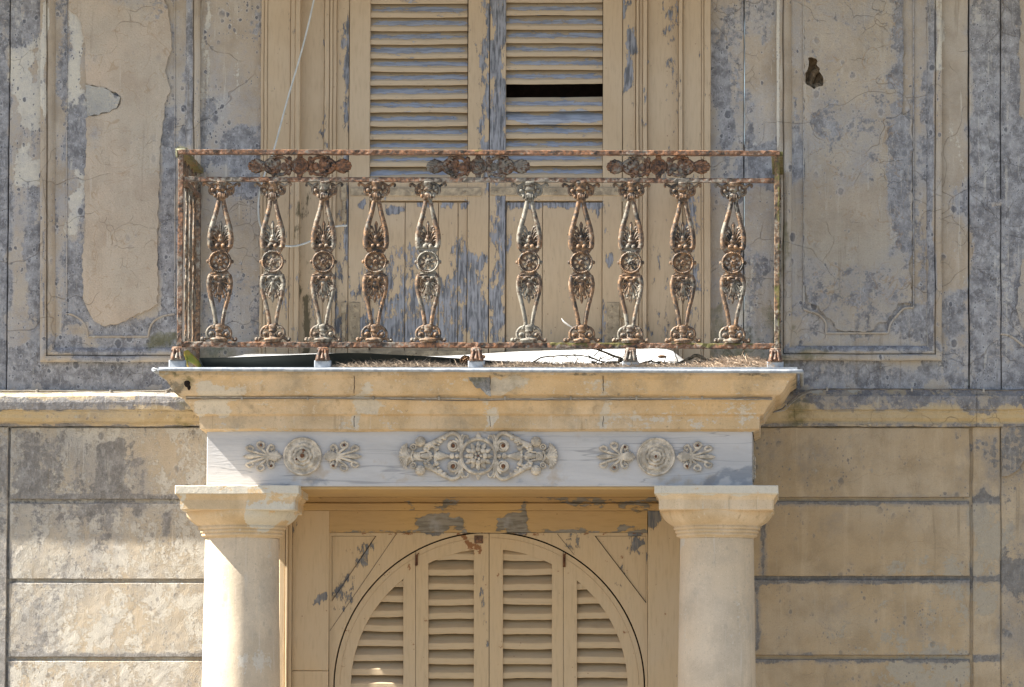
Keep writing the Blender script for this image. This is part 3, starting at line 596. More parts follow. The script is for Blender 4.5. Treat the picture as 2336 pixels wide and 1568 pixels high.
# spandrel board with the arch cut out
out = [(751, 1216), (1477, 1216), (1477, 1620)]+[(AC[0]+AR, 1620)]+arcpts(AR, 0, pi, 60)+[(AC[0]-AR, 1620), (751, 1620)]
triL = [(757, 1223), (858, 1223), (757, 1372)]; triR = [(1357, 1223), (1474, 1223), (1474, 1376)]
m = MB(); m.prism([zx(u, v, .01) for u, v in out], .010, .05, [[zx(u, v, .01) for u, v in triL], [zx(u, v, .01) for u, v in reversed(triR)]])
m.prism([zx(u, v, .01) for u, v in [(757.8, 1223.8), (856, 1223.8), (757.8, 1370)]], .0145, .05); m.prism([zx(u, v, .01) for u, v in [(1359, 1223.8), (1473.2, 1223.8), (1473.2, 1373)]], .0145, .05)
m.pbox(751, 760, 1620, 3250, .01, .05, .001); m.pbox(1472, 1477, 1620, 3250, .01, .05, .001)
o = m.build('arch_spandrel', M['wood_low'], house)
import bmesh
def dense(o, L=.07):
    bm = bmesh.new(); bm.from_mesh(o.data)
    for _ in range(6):
        es = [e for e in bm.edges if e.calc_length() > L]
        if not es: break
        bmesh.ops.subdivide_edges(bm, edges=es, cuts=1); bmesh.ops.triangulate(bm, faces=[f for f in bm.faces if len(f.verts) > 4])
    bm.to_mesh(o.data); bm.free()
dense(o); paint(o, (.2, .12, 0), dblobs)
m = MB()
for (a, b) in (((858, 1223), (757, 1372)), ((905, 1217), (752, 1440)), ((1357, 1223), (1474, 1376)), ((1271, 1218), (1310, 1266))):
    m = MB(); m.tube([PT(a[0], a[1], .009), PT(b[0], b[1], .009)], .0009, 6); m.build('board_joint', M['dark'], house)
woodbox([(751, 1477, 1165, 1215, -.004, .1)], 'door_head', 'fascia', (.22, 0, 0), dblobs+[(G, 1150, 1206, 1480, 1216, 2, .6), (G, 751, 1209, 1000, 1216, 2, .5)], vm=1190, step=.02)
woodbox([(640, 1552, 1148, 1164.5, -.022, .1), (640, 1552, 1134, 1147.5, -.012, .1)], 'door_cornice', 'fascia', (.28, 0, 0), dblobs+[(G, 1000, 1134, 1060, 1150, 8, .6), (G, 1230, 1134, 1560, 1146, 6, .6), (MO, 640, 1134, 780, 1142, 5, .4)], vm=1150, step=.02)
woodbox([(666, 750, 1165, 1530, -.004, .1), (666, 750, 1531, 3250, -.003, .1), (1478, 1551, 1165, 3250, -.004, .1)], 'door_jamb', 'wood_low', (.2, .12, 0), dblobs+[(G, 1478, 1165, 1510, 1200, 8, .75), (G, 672, 1200, 690, 1260, 8, .55)], vm=1400)
woodbox([(637, 650, 1165, 3250, -.026, .1), (651, 656, 1165, 3250, -.034, .1), (656.5, 665, 1165, 3250, -.022, .1)], 'door_architrave', 'wood_low', (.1, .08, 0), [], vm=1400)
m = MB(); m.pbox(700, 1530, 1180, 3250, .12, .16, 0); m.build('door_interior', M['dark'], house)
# four arched leaves
def leaf(u0, u1, l0, l1, label, seed, v0):
    r0 = empty('door_shutter'); r0.parent = house; r0['label'] = label
    Ro, Ri = 352.5, 316
    def top(u, R): d = R*R-(u-AC[0])**2; return AC[1]-math.sqrt(d) if d > 0 else None
    m = MB(); vb = 3250
    aA = math.acos(max(-1, min(1, (u1-AC[0])/Ro))); aB = math.acos(max(-1, min(1, (u0-AC[0])/Ro)))
    aC = math.acos(max(-1, min(1, (l0-AC[0])/Ri))); aD = math.acos(max(-1, min(1, (l1-AC[0])/Ri)))
    o1 = arcpts(Ro, aA, aB, 24); i1 = arcpts(Ri, aD, aC, 20)
    if u0 <= AC[0]-350: poly = o1+[(AC[0]-Ro, vb), (l0, vb)]+list(reversed(i1)); 
    else: poly = o1+[(u0, vb), (l0, vb)]+list(reversed(i1))
    poly += [(l1, vb), (AC[0]+Ro if u1 >= AC[0]+350 else u1, vb)]
    m.prism([zx(u, v, .014) for u, v in poly], .014, .05)
    f = m.build('leaf_frame', M['wood_low'], r0); dense(f, .09)
    paint(f, (.14, .16, 0), [(P_, 1040, 1215, 1095, 1245, 8, .7), (G, 1100, 1280, 1112, 1500, 4, .4)])
    m = MB()
    for R in (341,):
        a0 = max(0.02, math.acos(max(-1, min(1, (u1-3-AC[0])/R)))); a1 = min(pi-.02, math.acos(max(-1, min(1, (u0+3-AC[0])/R))))
        m.tube([PT(u, v, .013) for u, v in arcpts(R, a0, a1, 24)], .0016, 6)
    m.build('frame_bead', M['wood_low'], r0)
    def clip(v, a, b):
        dy = AC[1]-v
        if dy >= Ri-3: return 0, 0
        h = math.sqrt((Ri)**2-max(dy, 0)**2); return max(a, AC[0]-h-2), min(b, AC[0]+h+2)
    m = MB(); louvres(m, l0-1, l1+1, v0, 33.7, 56, Yf=.024, lip=15.5, back=.046, clip=clip, seed=seed, wob=1.2)
    lo = m.build('louvre_slats', M['wood_low_h'], r0); paint(lo, (.14, 0, 0)); return r0
l1 = leaf(763, 947.5, 792, 920, 'outer left leaf of the arched shutters', 3, 1306)
l2 = leaf(948.5, 1115, 977, 1081, 'inner left leaf of the arched shutters', 4, 1279)
l3 = leaf(1116.5, 1284.5, 1147, 1259, 'inner right leaf of the arched shutters', 5, 1279)
l4 = leaf(1285.5, 1469, 1316, 1440, 'outer right leaf of the arched shutters', 6, 1311)
for lf, boxes in ((l2, [(947, 953, 1266, 1290, .006, .014)]), (l3, [(1284, 1290, 1264, 1294, .006, .014)])):
    m = MB()
    for b in boxes: m.pbox(*b, .001, .04)
    u = boxes[0][0]; m.tube([PT(u+2, 1292, .004), PT(u+2, 1268, .002), PT(u+9, 1262, .002)], .003, 6)
    m.build('latch', M['rust_dot'], lf)
strap([(1082, 1102, 1222, 1240, .009, .014)], 'corner_plate', [(1088, 1228, .009), (1097, 1236, .009)], l2, 'iron_dark')

# ================================================================ PORCH
YP, YL = -.95, -.72        # front of lead edge, front of lintel
porch = empty('balcony_entablature', 'ochre balcony cornice over a pale marble lintel carried on two columns', 'balcony')
# lintel
m = MB(); x0, x1 = PX(472, 1040, YL), PX(1716, 1040, YL)
m.box(x0, x1, YL, -.01, PZ(1110, YL), PZ(977, YL), .003, .03)
o = m.build('lintel', M['marble'], porch); dense(o, .1)
paint(o, (.12, .05, 0), [(P_, 640, 1060, 745, 1100, 12, .75), (P_, 700, 1080, 760, 1098, 10, .7), (G, 600, 1094, 760, 1112, 8, .65), (G, 1600, 1075, 1720, 1112, 14, .85), (P_, 900, 1080, 1300, 1105, 10, .5), (P_, 1430, 1075, 1640, 1100, 10, .55), (G, 1020, 1098, 1400, 1112, 6, .35)])
# ornament hanging on the right-hand flank of the lintel
m = MB(); m.box(x0+.03, x1-.03, YL+.01, -.01, PZ(1110, YL)-.012, PZ(1110, YL)-.0005, .002)
o = m.build('soffit_board', M['fascia'], porch); paint(o, (.1, 0, 0))
# cornice swept round three sides
zt, zb = PZ(852, YP+.04), PZ(976, YL)
def zc(v): return PZ(v, YP+.1)
xl, xr = x0-.004, x1+.004
path = [(xr, -.012), (xr, YL-.002), (xl, YL-.002), (xl, -.012)]    # right-hand side is outward
path = list(reversed(path))
k = 1/508.
prof = [(0, zc(981)), (14*k, zc(975)), (15*k, zc(946)), (24*k, zc(942)), (27*k, zc(936)), (34*k, zc(926)), (44*k, zc(915)), (46*k, zc(910)), (49*k, zc(908)), (50*k, zc(904)), (62*k, zc(900)), (70*k, zc(892)), (78*k, zc(878)), (84*k, zc(868)), (92*k, zc(862)), (98*k, zc(858)), (100*k, zc(846)), (0, zc(846))]
m = MB(); m.sweep(path, prof, lambda a, b, h: (a, b, h), step=.03)
o = m.build('cornice', M['cornice'], porch, smooth=False); rough(o, .003, 5, .0012, 28)
CB = [(P_, 455, 876, 560, 905, 9, .85), (G, 340, 850, 400, 900, 14, .62), (MO, 340, 846, 470, 866, 8, .5), (G, 350, 846, 660, 862, 6, .45), (MO, 418, 862, 436, 885, 5, .8), (P_, 455, 912, 528, 945, 8, .85), (P_, 812, 908, 872, 946, 7, .95), (P_, 812, 870, 850, 903, 9, .75), (P_, 1120, 856, 1162, 905, 6, .95), (P_, 1155, 852, 1200, 866, 6, .7), (P_, 1374, 862, 1388, 975, 5, .9), (P_, 1112, 905, 1124, 975, 3, .85), (P_, 808, 940, 820, 975, 3, .9),
      (G, 1072, 880, 1118, 906, 8, .5), (G, 1430, 850, 1620, 905, 30, .34), (P_, 1380, 946, 1760, 974, 10, .5), (P_, 1380, 858, 1800, 905, 25, .3), (P_, 1640, 910, 1730, 950, 14, .45), (G, 400, 845, 1830, 856, 3, .5), (G, 1810, 850, 1840, 910, 4, .6)]
paint(o, (.32, .34, 0), CB)
# cracks / joints in the cornice
def joint(u, parts, nm='joint_crack'):
    m = MB()
    for (v0, v1, off) in parts:
        r = random.Random(int(u)); pts = []
        n = 7
        for i in range(n+1):
            v = v0+(v1-v0)*i/n; Y = off(v); pts.append(PT(u+r.uniform(-1.1, 1.1), v, Y))
        m.tube(pts, .0014, 5)
    m.build(nm, M['dark'], porch)
def yc(v):
    z = zc(v)
    for (o1, z1), (o2, z2) in zip(prof, prof[1:]):
        if min(z1, z2)-1e-6 <= z <= max(z1, z2)+1e-6 and abs(z1-z2) > 1e-6:
            t = (z-z1)/(z2-z1); return YL-.002-(o1*(1-t)+o2*t)-.0004
    return YL-.05
for u in (808, 1118, 1376): joint(u, [(858, 903, yc), (913, 974, yc)])
# broken dark stone fragment under the lead edge
m = MB()
m.prism([zx(u, v, -.93) for u, v in jag([(1064, 853), (1116, 853), (1117, 902), (1108, 899), (1098, 888), (1084, 882), (1070, 868)], 2.2, 5, 4)], yc(870)-.016, yc(870)+.01)
o = m.build('broken_stone', M['wall_low'], porch); dense(o, .05); paint(o, (.7, .5, .35), [(MO, 1060, 850, 1100, 872, 4, .7), (P_, 1096, 876, 1120, 900, 4, .95)])
m = MB(); m.ball(PT(427, 874, yc(874)), (.014, .006, .02), 10, 6); m.ball(PT(431, 883, yc(883)), (.008, .005, .016), 10, 6); m.build('mortar_hole', M['dark'], porch)
# slab and lead edge
m = MB(); sx0, sx1 = PX(349, 848, YP), PX(1829, 848, YP); zt = PZ(846, YP)
m.box(sx0+.02, sx1-.02, YP+.02, -.01, zc(848), zc(841)); m.build('balcony_floor', M['lead'], porch)
m = MB()
def lipv(u): return 843.0+4.6*(u-343)/1490
n = 90; pts = []
r = random.Random(3)
zl = PZ(842.5, YP); zr = PZ(847.5, YP)
pts = [(sx0, -.02, zl), (sx0, -.5, zl), (sx0, YP+.02, zl)]+[(sx0+(sx1-sx0)*i/n, YP+r.uniform(-.0012, .0012), zl+(zr-zl)*i/n+r.uniform(-.0006, .0006)) for i in range(1, n)]+[(sx1, YP+.02, zr), (sx1, -.5, zr), (sx1, -.02, zr)]
m.tube(pts, .0092, 10, 1.0); m.build('lead_edge', M['lead'], porch)

# ---- columns
def column(uc, name, label, blobs_c, blobs_s, seed):
    yc_ = -.555; xc = PX(uc, 1300, yc_); root = empty('column', label, 'column', 'columns carrying the balcony', (xc, yc_, 0))
    def loc(m, nm, mat, base, bl):
        o = m.build(nm, mat, root); o.location = (0, 0, 0)
        if nm != 'shaft': rough(o, .002, 6, .0016, 30)
        o.data.transform(__import__('mathutils').Matrix.Translation((-xc, -yc_, 0)))
        # stain attributes need world positions
        o.location = (xc, yc_, 0); paint(o, base, bl); o.location = (0, 0, 0); return o
    fy = yc_-.28
    zv = lambda v: PZ(v, fy)
    h = 141*k
    m = MB(); m.box(xc-h, xc+h, yc_-h, yc_+h, zv(1127), PZ(1110.5, YL), .003, .03)
    loc(m, 'abacus', M['capital'], (.1, .6, 0), blobs_c)
    h2 = 131*k; m = MB()
    pts = [(xc-h2, yc_+h2), (xc-h2, yc_-h2), (xc+h2, yc_-h2), (xc+h2, yc_+h2)]
    pr = [(-.1, zv(1163)), (-2*k, zv(1163)), (0, zv(1161)), (0, zv(1140)), (3*k, zv(1134)), (6*k, zv(1130)), (7*k, zv(1127))]
    m.sweep(pts, pr, lambda a, b, z: (a, b, z), closed=True, step=.03)
    loc(m, 'capital_block', M['capital'], (.08, .15, 0), blobs_c)
    zz = lambda v: PZ(v, yc_-.2)
    m = MB(); R = [(84, 1226), (86, 1222), (91, 1221), (93, 1219), (93, 1216), (91, 1214), (94, 1213), (96, 1211), (96, 1208), (94, 1206), (98, 1205), (100, 1203), (100, 1200), (98, 1198), (104, 1195), (112, 1190), (120, 1183), (126, 1175), (129, 1167), (130, 1162)]
    m.lathe([(a*k, zz(v)) for a, v in R], (xc, yc_), 72); loc(m, 'echinus', M['capital'], (.06, .12, 0), blobs_c)
    m = MB(); zt_ = zz(1226); pr = []
    for i in range(40):
        t = i/39; z = zt_*(1-t); pr.append(((84.5+ (9*min(1, t/.38)))*k, z))
    m.lathe(pr, (xc, yc_), 96); o = loc(m, 'shaft', M['shaft'], (.27, .30, 0), blobs_s)
    return root
column(551.5, 'c', 'left cream column, sunlit down its left half', [(P_, 560, 1168, 690, 1200, 10, .95), (P_, 560, 1130, 690, 1160, 10, .5), (P_, 400, 1105, 420, 1200, 6, .6), (G, 640, 1160, 700, 1200, 8, .3)], [(P_, 500, 1510, 620, 1520, 4, .6)], 1)
column(1635.5, 'c', 'right cream column, fully shaded, with an orange ochre capital', [(P_, 1490, 1105, 1780, 1127, 4, .75), (P_, 1500, 1140, 1765, 1160, 6, .4)], [(P_, 1550, 1226, 1566, 1250, 3, 1.), (G, 1690, 1350, 1720, 1500, 10, .35), (P_, 1640, 1300, 1700, 1568, 30, .4)], 2)

# ================================================================ RELIEF ORNAMENTS
def spiral(m, c, R, turns, a0, r0, r1, sgn=1, y=0.0, n=26, flat=.8):
    pts = []; rr = []
    for i in range(n+1):
        t = i/n; a = a0+sgn*2*pi*turns*t; q_ = R*(1-.82*t); pts.append((c[0]+q_*cos(a), y-.002*t, c[1]+q_*sin(a))); rr.append(r0+(r1-r0)*t)
    m.tube(pts, rr, 7, flat)
def st2(m, pts, rad, y=0.0, n=7, flat=.8, sub=6):
    c = curve([(p[0], p[1]) for p in pts], sub)
    if hasattr(rad, '__len__'): rad = [rad[0]+(rad[1]-rad[0])*i/(len(c)-1) for i in range(len(c))]
    m.tube([(a, y, b) for a, b in c], rad, n, flat)
def palm(m, sx, sc):   # pointing +x, origin at medallion centre, units of sc
    f = lambda x, y: (sx*x*sc, -y*sc)
    m.tube([(*f(345, 0)[:1], 0, f(345, 0)[1]), (sx*400*sc, -.004, 0), (sx*475*sc, -.008, 0), (sx*560*sc, -.006, 0)], [4*sc, 55*sc, 95*sc, 60*sc], 10, .12)
    for (x, y) in ((430, 75), (470, 98), (520, 95), (430, -75), (470, -98), (520, -95), (395, 45), (395, -45)): m.ball((sx*x*sc, -.003, y*sc), (16*sc, .005, 16*sc), 7, 4)
    for s_ in (1, -1):
        for (ex, ey, R, bx, by) in ((525, 150, 52, 590, 95), (700, 185, 66, 640, 80), (880, 125, 62, 760, 60)):
            st2(m, [f(560, 5*s_*-1), f(bx, -by*s_), f(ex+R*.9, -ey*s_), f(ex+R*.2, -(ey+R*.85)*s_), f(ex-R*.8, -(ey+R*.3)*s_), f(ex-R*.5, -(ey-R*.55)*s_), f(ex+R*.25, -(ey-R*.35)*s_)], (24*sc, 17*sc), -.004, flat=.55)
    st2(m, [f(560, 0), f(700, 0), f(850, 0), f(935, -5), f(1005, 0)], (14*sc, 4*sc), -.005)
    m.tube([(sx*620*sc, -.003, 0), (sx*880*sc, -.006, 0), (sx*940*sc, -.004, 0), (sx*1005*sc, 0, 0)], [10*sc, 44*sc, 36*sc, 3*sc], 8, .15)
def rosette_disc(m, sc):
    m.tube([(0, .008, 0), (0, -.004, 0)], [325*sc, 318*sc], 40); m.ring((0, -.004, 0), 305*sc, 20*sc, 44, 7, flat=.7); m.ring((0, -.004, 0), 262*sc, 7*sc, 44, 6, flat=.7)
    def scal(R, n, y0, y1, amp, r_in=.45):
        K = n*6; vs = []
        for (f, y) in ((1, y0), (.93, y1), (.75, y1-.001), (r_in, y0+.001)):
            for i in range(K): a = 2*pi*i/K; q_ = R*f*(1-amp+amp*abs(cos(n*a/2))**.6)*sc; vs.append((q_*cos(a), y-(.0012*abs(cos(n*a/2)) if f < 1 else 0), q_*sin(a)))
        m.add(vs, [(j*K+i, j*K+(i+1) % K, (j+1)*K+(i+1) % K, (j+1)*K+i) for j in range(3) for i in range(K)], True)
    scal(250, 9, -.003, -.010, .10, .6); scal(172, 8, -.006, -.015, .14, .5); scal(105, 7, -.010, -.020, .12, .1); m.ball((0, -.018, 0), (42*sc, .005, 42*sc), 12, 6)
YO = YL-.008
def place(o, u, v, Y): o.location = PT(u, v, Y); return o
SC4 = 1/7.384/507
for (u, v, lab) in ((690, 1041, 'left'), (1496.5, 1042, 'right')):
    m = MB(); rosette_disc(m, SC4); t = m.build('rosette_medallion', M['iron_pale']); place(t, u, v, YO)
    tag(t, {'left': 'round cream rosette near the sunlit end of the marble lintel', 'right': 'round cream rosette above the arch near the right column'}[lab], 'rosette', 'cream cast ornaments on the marble lintel')
    d = MB()
    for (a, b, rr_) in (((20, 85, 34), (0, 5, 38), (-95, -55, 20)) if lab == 'left' else ((0, 0, 26),)):
        d = MB(); d.ball((a*SC4, -.021 if abs(b) < 60 else -.018, b*SC4), (rr_*SC4, .004, rr_*SC4), 9, 5); d.build('rust_spot', M['rust_dot'], t)
    for s_ in (-1, 1):
        m = MB(); palm(m, s_, SC4); t = m.build('palmette', M['iron_pale']); place(t, u, v, YO)
        tag(t, 'fan-shaped cream palmette %s of the %s round rosette' % ('left' if s_ < 0 else 'right', 'sunlit-end' if lab == 'left' else 'right-hand'), 'palmette', 'cream cast ornaments on the marble lintel')
        d = MB()
        for (x, y) in ((700, 185), (525, -165)):
            d = MB(); d.ball((s_*x*SC4, -.009, y*SC4*(1 if lab == 'left' else s_)), (22*SC4, .003, 22*SC4), 8, 4); d.build('rust_spot', M['rust_dot'], t)
SC5 = 1/5.731/507
m = MB(); s = SC5
m.ring((0, -.004, 0), 226*s, 24*s, 48, 8, flat=.7); m.ring((0, -.008, 0), 226*s, 9*s, 48, 6)
for i in range(44): a = 2*pi*i/44; m.ball((226*s*cos(a), -.0085, 226*s*sin(a)), (9*s, .003, 9*s), 6, 4)
for i in range(12): a = 2*pi*i/12; m.tube([(90*s*cos(a), -.002, 90*s*sin(a)), (140*s*cos(a), -.006, 140*s*sin(a)), (192*s*cos(a), 0, 192*s*sin(a))], [20*s, 34*s, 8*s], 7, .5)
for i in range(8): a = 2*pi*i/8; m.ball((88*s*cos(a), -.011, 88*s*sin(a)), (38*s, .008, 38*s), 8, 5)
for i in range(5): a = 2*pi*i/5; m.ball((38*s*cos(a), -.016, 38*s*sin(a)), (20*s, .005, 20*s), 7, 4)
for sy in (1, -1):
    m.tube([(0, 0, sy*235*s), (0, -.004, sy*270*s), (0, 0, sy*312*s)], [48*s, 30*s, 5*s], 8, .4)
    for sx in (1, -1):
        P = lambda *L: [(sx*a*s, sy*b*s) for a, b in L]
        st2(m, P((225, 40), (232, 130), (238, 220), (275, 282), (345, 300), (420, 268), (520, 215), (620, 160), (700, 130)), (22*s, 34*s), -.004)
        st2(m, P((250, 60), (262, 180), (300, 230)), (18*s, 14*s), -.006)
        spiral(m, (sx*325*s, sy*135*s), 66*s, 1.5, pi if sx > 0 else 0, 20*s, 12*s, -sx*sy, -.006)
        m.ring((sx*325*s, -.005, sy*135*s), 66*s, 15*s, 22, 7)
        st2(m, P((210, 120), (205, 210), (175, 268), (140, 262), (130, 225)), (17*s, 11*s), -.005)
        st2(m, P((225, 210), (215, 262), (190, 275)), (14*s, 20*s), -.003)
        for (a, b, rr_) in ((440, 232, 34), (500, 195, 38), (560, 172, 34), (610, 140, 40), (520, 150, 22), (575, 120, 26), (640, 115, 28), (690, 90, 30)): m.ball((sx*a*s, -.006, sy*b*s), (rr_*s, .008, rr_*.8*s), 8, 5)
        st2(m, P((700, 130), (660, 60), (610, 25)), (24*s, 15*s), -.004)
        m.ball((sx*757*s, -.006, sy*188*s), (68*s, .018, 70*s), 14, 8)
        for j in range(4): m.ring((sx*757*s, -.006-.016*cos(.6*(j-1.5)), sy*(188+ (j-1.5)*32)*s), (60-abs(j-1.5)*14)*s, 5*s, 10, 5, ry=8*s, a0=0, a1=pi)
        m.ring((sx*848*s, -.004, sy*122*s), 34*s, 13*s, 18, 7); m.ball((sx*848*s, -.005, sy*122*s), (14*s, .006, 14*s))
        st2(m, P((640, 100), (700, 60), (790, 40)), (20*s, 14*s), -.004); m.ball((sx*545*s, -.006, sy*100*s), (36*s, .01, 34*s))
        st2(m, P((545, 20), (560, 60), (545, 100)), (26*s, 20*s), -.004)
        for j in range(6):
            a = .12+j*.235; st2(m, [(sx*(880+10*j)*s*.98, sy*12*j*.4*s), (sx*(915+75*cos(a*.9))*s, sy*(60*sin(a*.9)*1.6)*s), (sx*(905+130*cos(a)+0)*s, sy*(172*sin(a))*s)], (11*s, 17*s), -.006+.0006*j, n=6, sub=3)
for sx in (1, -1):
    m.tube([(sx*250*s, -.003, 0), (sx*280*s, -.006, 0), (sx*300*s, -.004, 0)], [22*s, 36*s, 18*s], 8, .6); m.ball((sx*342*s, -.005, 0), (34*s, .01, 40*s))
    m.tube([(sx*375*s, -.003, 0), (sx*420*s, -.005, 0), (sx*520*s, -.009, 0), (sx*580*s, -.004, 0)], [16*s, 26*s, 62*s, 30*s], 9, .4)
    m.tube([(sx*590*s, -.003, 0), (sx*650*s, -.006, 0), (sx*700*s, -.004, 0), (sx*760*s, -.003, 0)], [10*s, 46*s, 40*s, 24*s], 8, .4)
    for j in range(4): m.tube([(sx*(770+22*j)*s, -.004, -52*s), (sx*(770+22*j)*s, -.009, 0), (sx*(770+22*j)*s, -.004, 52*s)], 13*s, 7, .7)
    st2(m, [(sx*850*s, -70*s), (sx*875*s, 0), (sx*850*s, 70*s)], 16*s, -.007); st2(m, [(sx*950*s, -2*s), (sx*1040*s, 0)], (12*s, 16*s), -.007)
    m.tube([(sx*860*s, .004, 0), (sx*930*s, .002, 0), (sx*1000*s, .004, 0)], [70*s, 120*s, 60*s], 12, .1)
t = m.build('scroll_ornament', M['iron_pale']); place(t, 1091, 1040.6, YO)
tag(t, 'long pierced cream scroll ornament in the middle of the marble lintel', 'scroll ornament', 'cream cast ornaments on the marble lintel')
d = MB()
for sx in (1, -1):
    for sy in (1, -1): d = MB(); d.ball((sx*325*s, -.009, sy*135*s), (26*s, .006, 30*s), 9, 5); d.build('rust_spot', M['rust_dot'], t)
d = MB(); d.ball((0, -.017, 0), (12*s, .004, 12*s)); d.build('rust_spot', M['rust_dot'], t)
# ornament on the lintel's right flank, seen edge on
m = MB()
for i in range(5): m.ball((x1+.006, -.42, PZ(1048+10*i, -.42)), (.008, .09-.02*abs(i-2), .014), 9, 6)
m.box(x1-.002, x1+.006, -.55, -.28, PZ(1098, -.42), PZ(1038, -.42)); t = m.build('side_ornament', M['iron_pale'])
tag(t, 'narrow cream ornament on the right flank of the lintel', 'ornament', 'cream cast ornaments on the marble lintel')

# ================================================================ RAILING
YR = -.87
rail = empty('balcony_railing', 'rusty cast iron balcony railing with ornate balusters', 'railing')
def bar(pts, w_, h_, name, mat, jit=.0012, n=None, base=(0, 0, 0), blobs=(), parent=rail, step=.02):
    # rectangular bar along a straight run; w_ = depth, h_ = height (or width for posts)
    r = random.Random(len(name)+int(h_*1e4)); a, b = Vector(pts[0]), Vector(pts[1]); L = (b-a).length; N = max(2, int(L/step)); t = (b-a).normalized()
    if abs(t.z) > .7: e1, e2 = Vector((1, 0, 0)), Vector((0, 1, 0))
    elif abs(t.x) > .7: e1, e2 = Vector((0, 0, 1)), Vector((0, 1, 0))
    else: e1, e2 = Vector((0, 0, 1)), Vector((1, 0, 0))
    sec = [(-.5, -.38), (-.4, -.5), (.4, -.5), (.5, -.38), (.5, .5), (-.5, .5)]; vs = []
    for i in range(N+1):
        p = a+(b-a)*i/N
        for (s1, s2) in sec: vs.append(p+e1*(s1*h_+r.uniform(-jit, jit))+e2*(s2*w_+r.uniform(-jit, jit)))
    K = 6; m = MB(); m.add(vs, [(i*K+q_, i*K+(q_+1) % K, (i+1)*K+(q_+1) % K, (i+1)*K+q_) for i in range(N) for q_ in range(K)]+[tuple(range(K-1, -1, -1)), tuple(N*K+q_ for q_ in range(K))])
    o = m.build(name, M[mat], parent); paint(o, base, blobs); return o
ULx, URx = 411.5, 1772.5
TOPL, TOPR, MIDL, MIDR, BOTL, BOTR = 347.5, 350.5, 409, 412.5, 786, 790
XL, XR = PX(ULx, 560, YR), PX(URx, 560, YR)
def zr_(v): return PZ(v, YR)
MB2 = [(MO, 400, 330, 432, 360, 6, .8)]
bar([(XL-.012, YR, zr_(TOPL)), (XR+.012, YR, zr_(TOPR))], .05, .021, 'handrail', 'iron_dark', blobs=[(MO, 1040, 330, 1100, 350, 10, .6)])
bar([(XL+.008, YR+.005, zr_(MIDL)), (XR-.008, YR+.005, zr_(MIDR))], .03, .021, 'middle_rail', 'iron_dark')
bar([(XL+.008, YR+.005, zr_(BOTL)), (XR-.008, YR+.005, zr_(BOTR))], .03, .0235, 'bottom_rail', 'iron_dark', jit=.002, blobs=[(MO, 1250, 770, 1770, 786, 3, .65)])
bar([(XL, YR, zr_(800)), (XL, YR, zr_(TOPL+5))], .025, .0225, 'corner_post', 'iron_dark')
bar([(XR, YR, zr_(806)), (XR, YR, zr_(TOPR+5))], .025, .0225, 'corner_post', 'iron', blobs=[(MO, 1772, 340, 1790, 800, 3, .6)])
YB = -.02
for X_, nm, tv, mv, bv in ((XL, 'l', TOPL, MIDL, BOTL), (XR, 'r', TOPR, MIDR, BOTR)):
    bar([(X_, YR+.02, zr_(tv)), (X_, YB, zr_(tv))], .05, .021, 'side_handrail', 'iron_dark', base=(0, 0, .62))
    bar([(X_, YR+.02, zr_(mv)), (X_, YB, zr_(mv))], .03, .021, 'side_middle_rail', 'iron_dark', base=(0, 0, .3))
    bar([(X_, YR+.02, zr_(bv)), (X_, YB, zr_(bv))], .03, .021, 'side_bottom_rail', 'iron_dark', base=(0, 0, .3))
    bar([(X_, YB-.02, zr_(bv)-.05), (X_, YB-.02, zr_(tv))], .025, .03, 'wall_post', 'iron', base=(0, 0, .1))
    # pierced ornament strip of the side run
    m = MB()
    for j in range(9): y = YR+.12+j*.085; m.ring((X_, y, (zr_(tv)+zr_(mv))/2), .001, .001, 4, 3); m.ball((X_, y, (zr_(tv)+zr_(mv))/2), (.008, .04, .045 if j % 2 else .03), 8, 6)
    m.build('side_ornament_strip', M['iron'], rail)
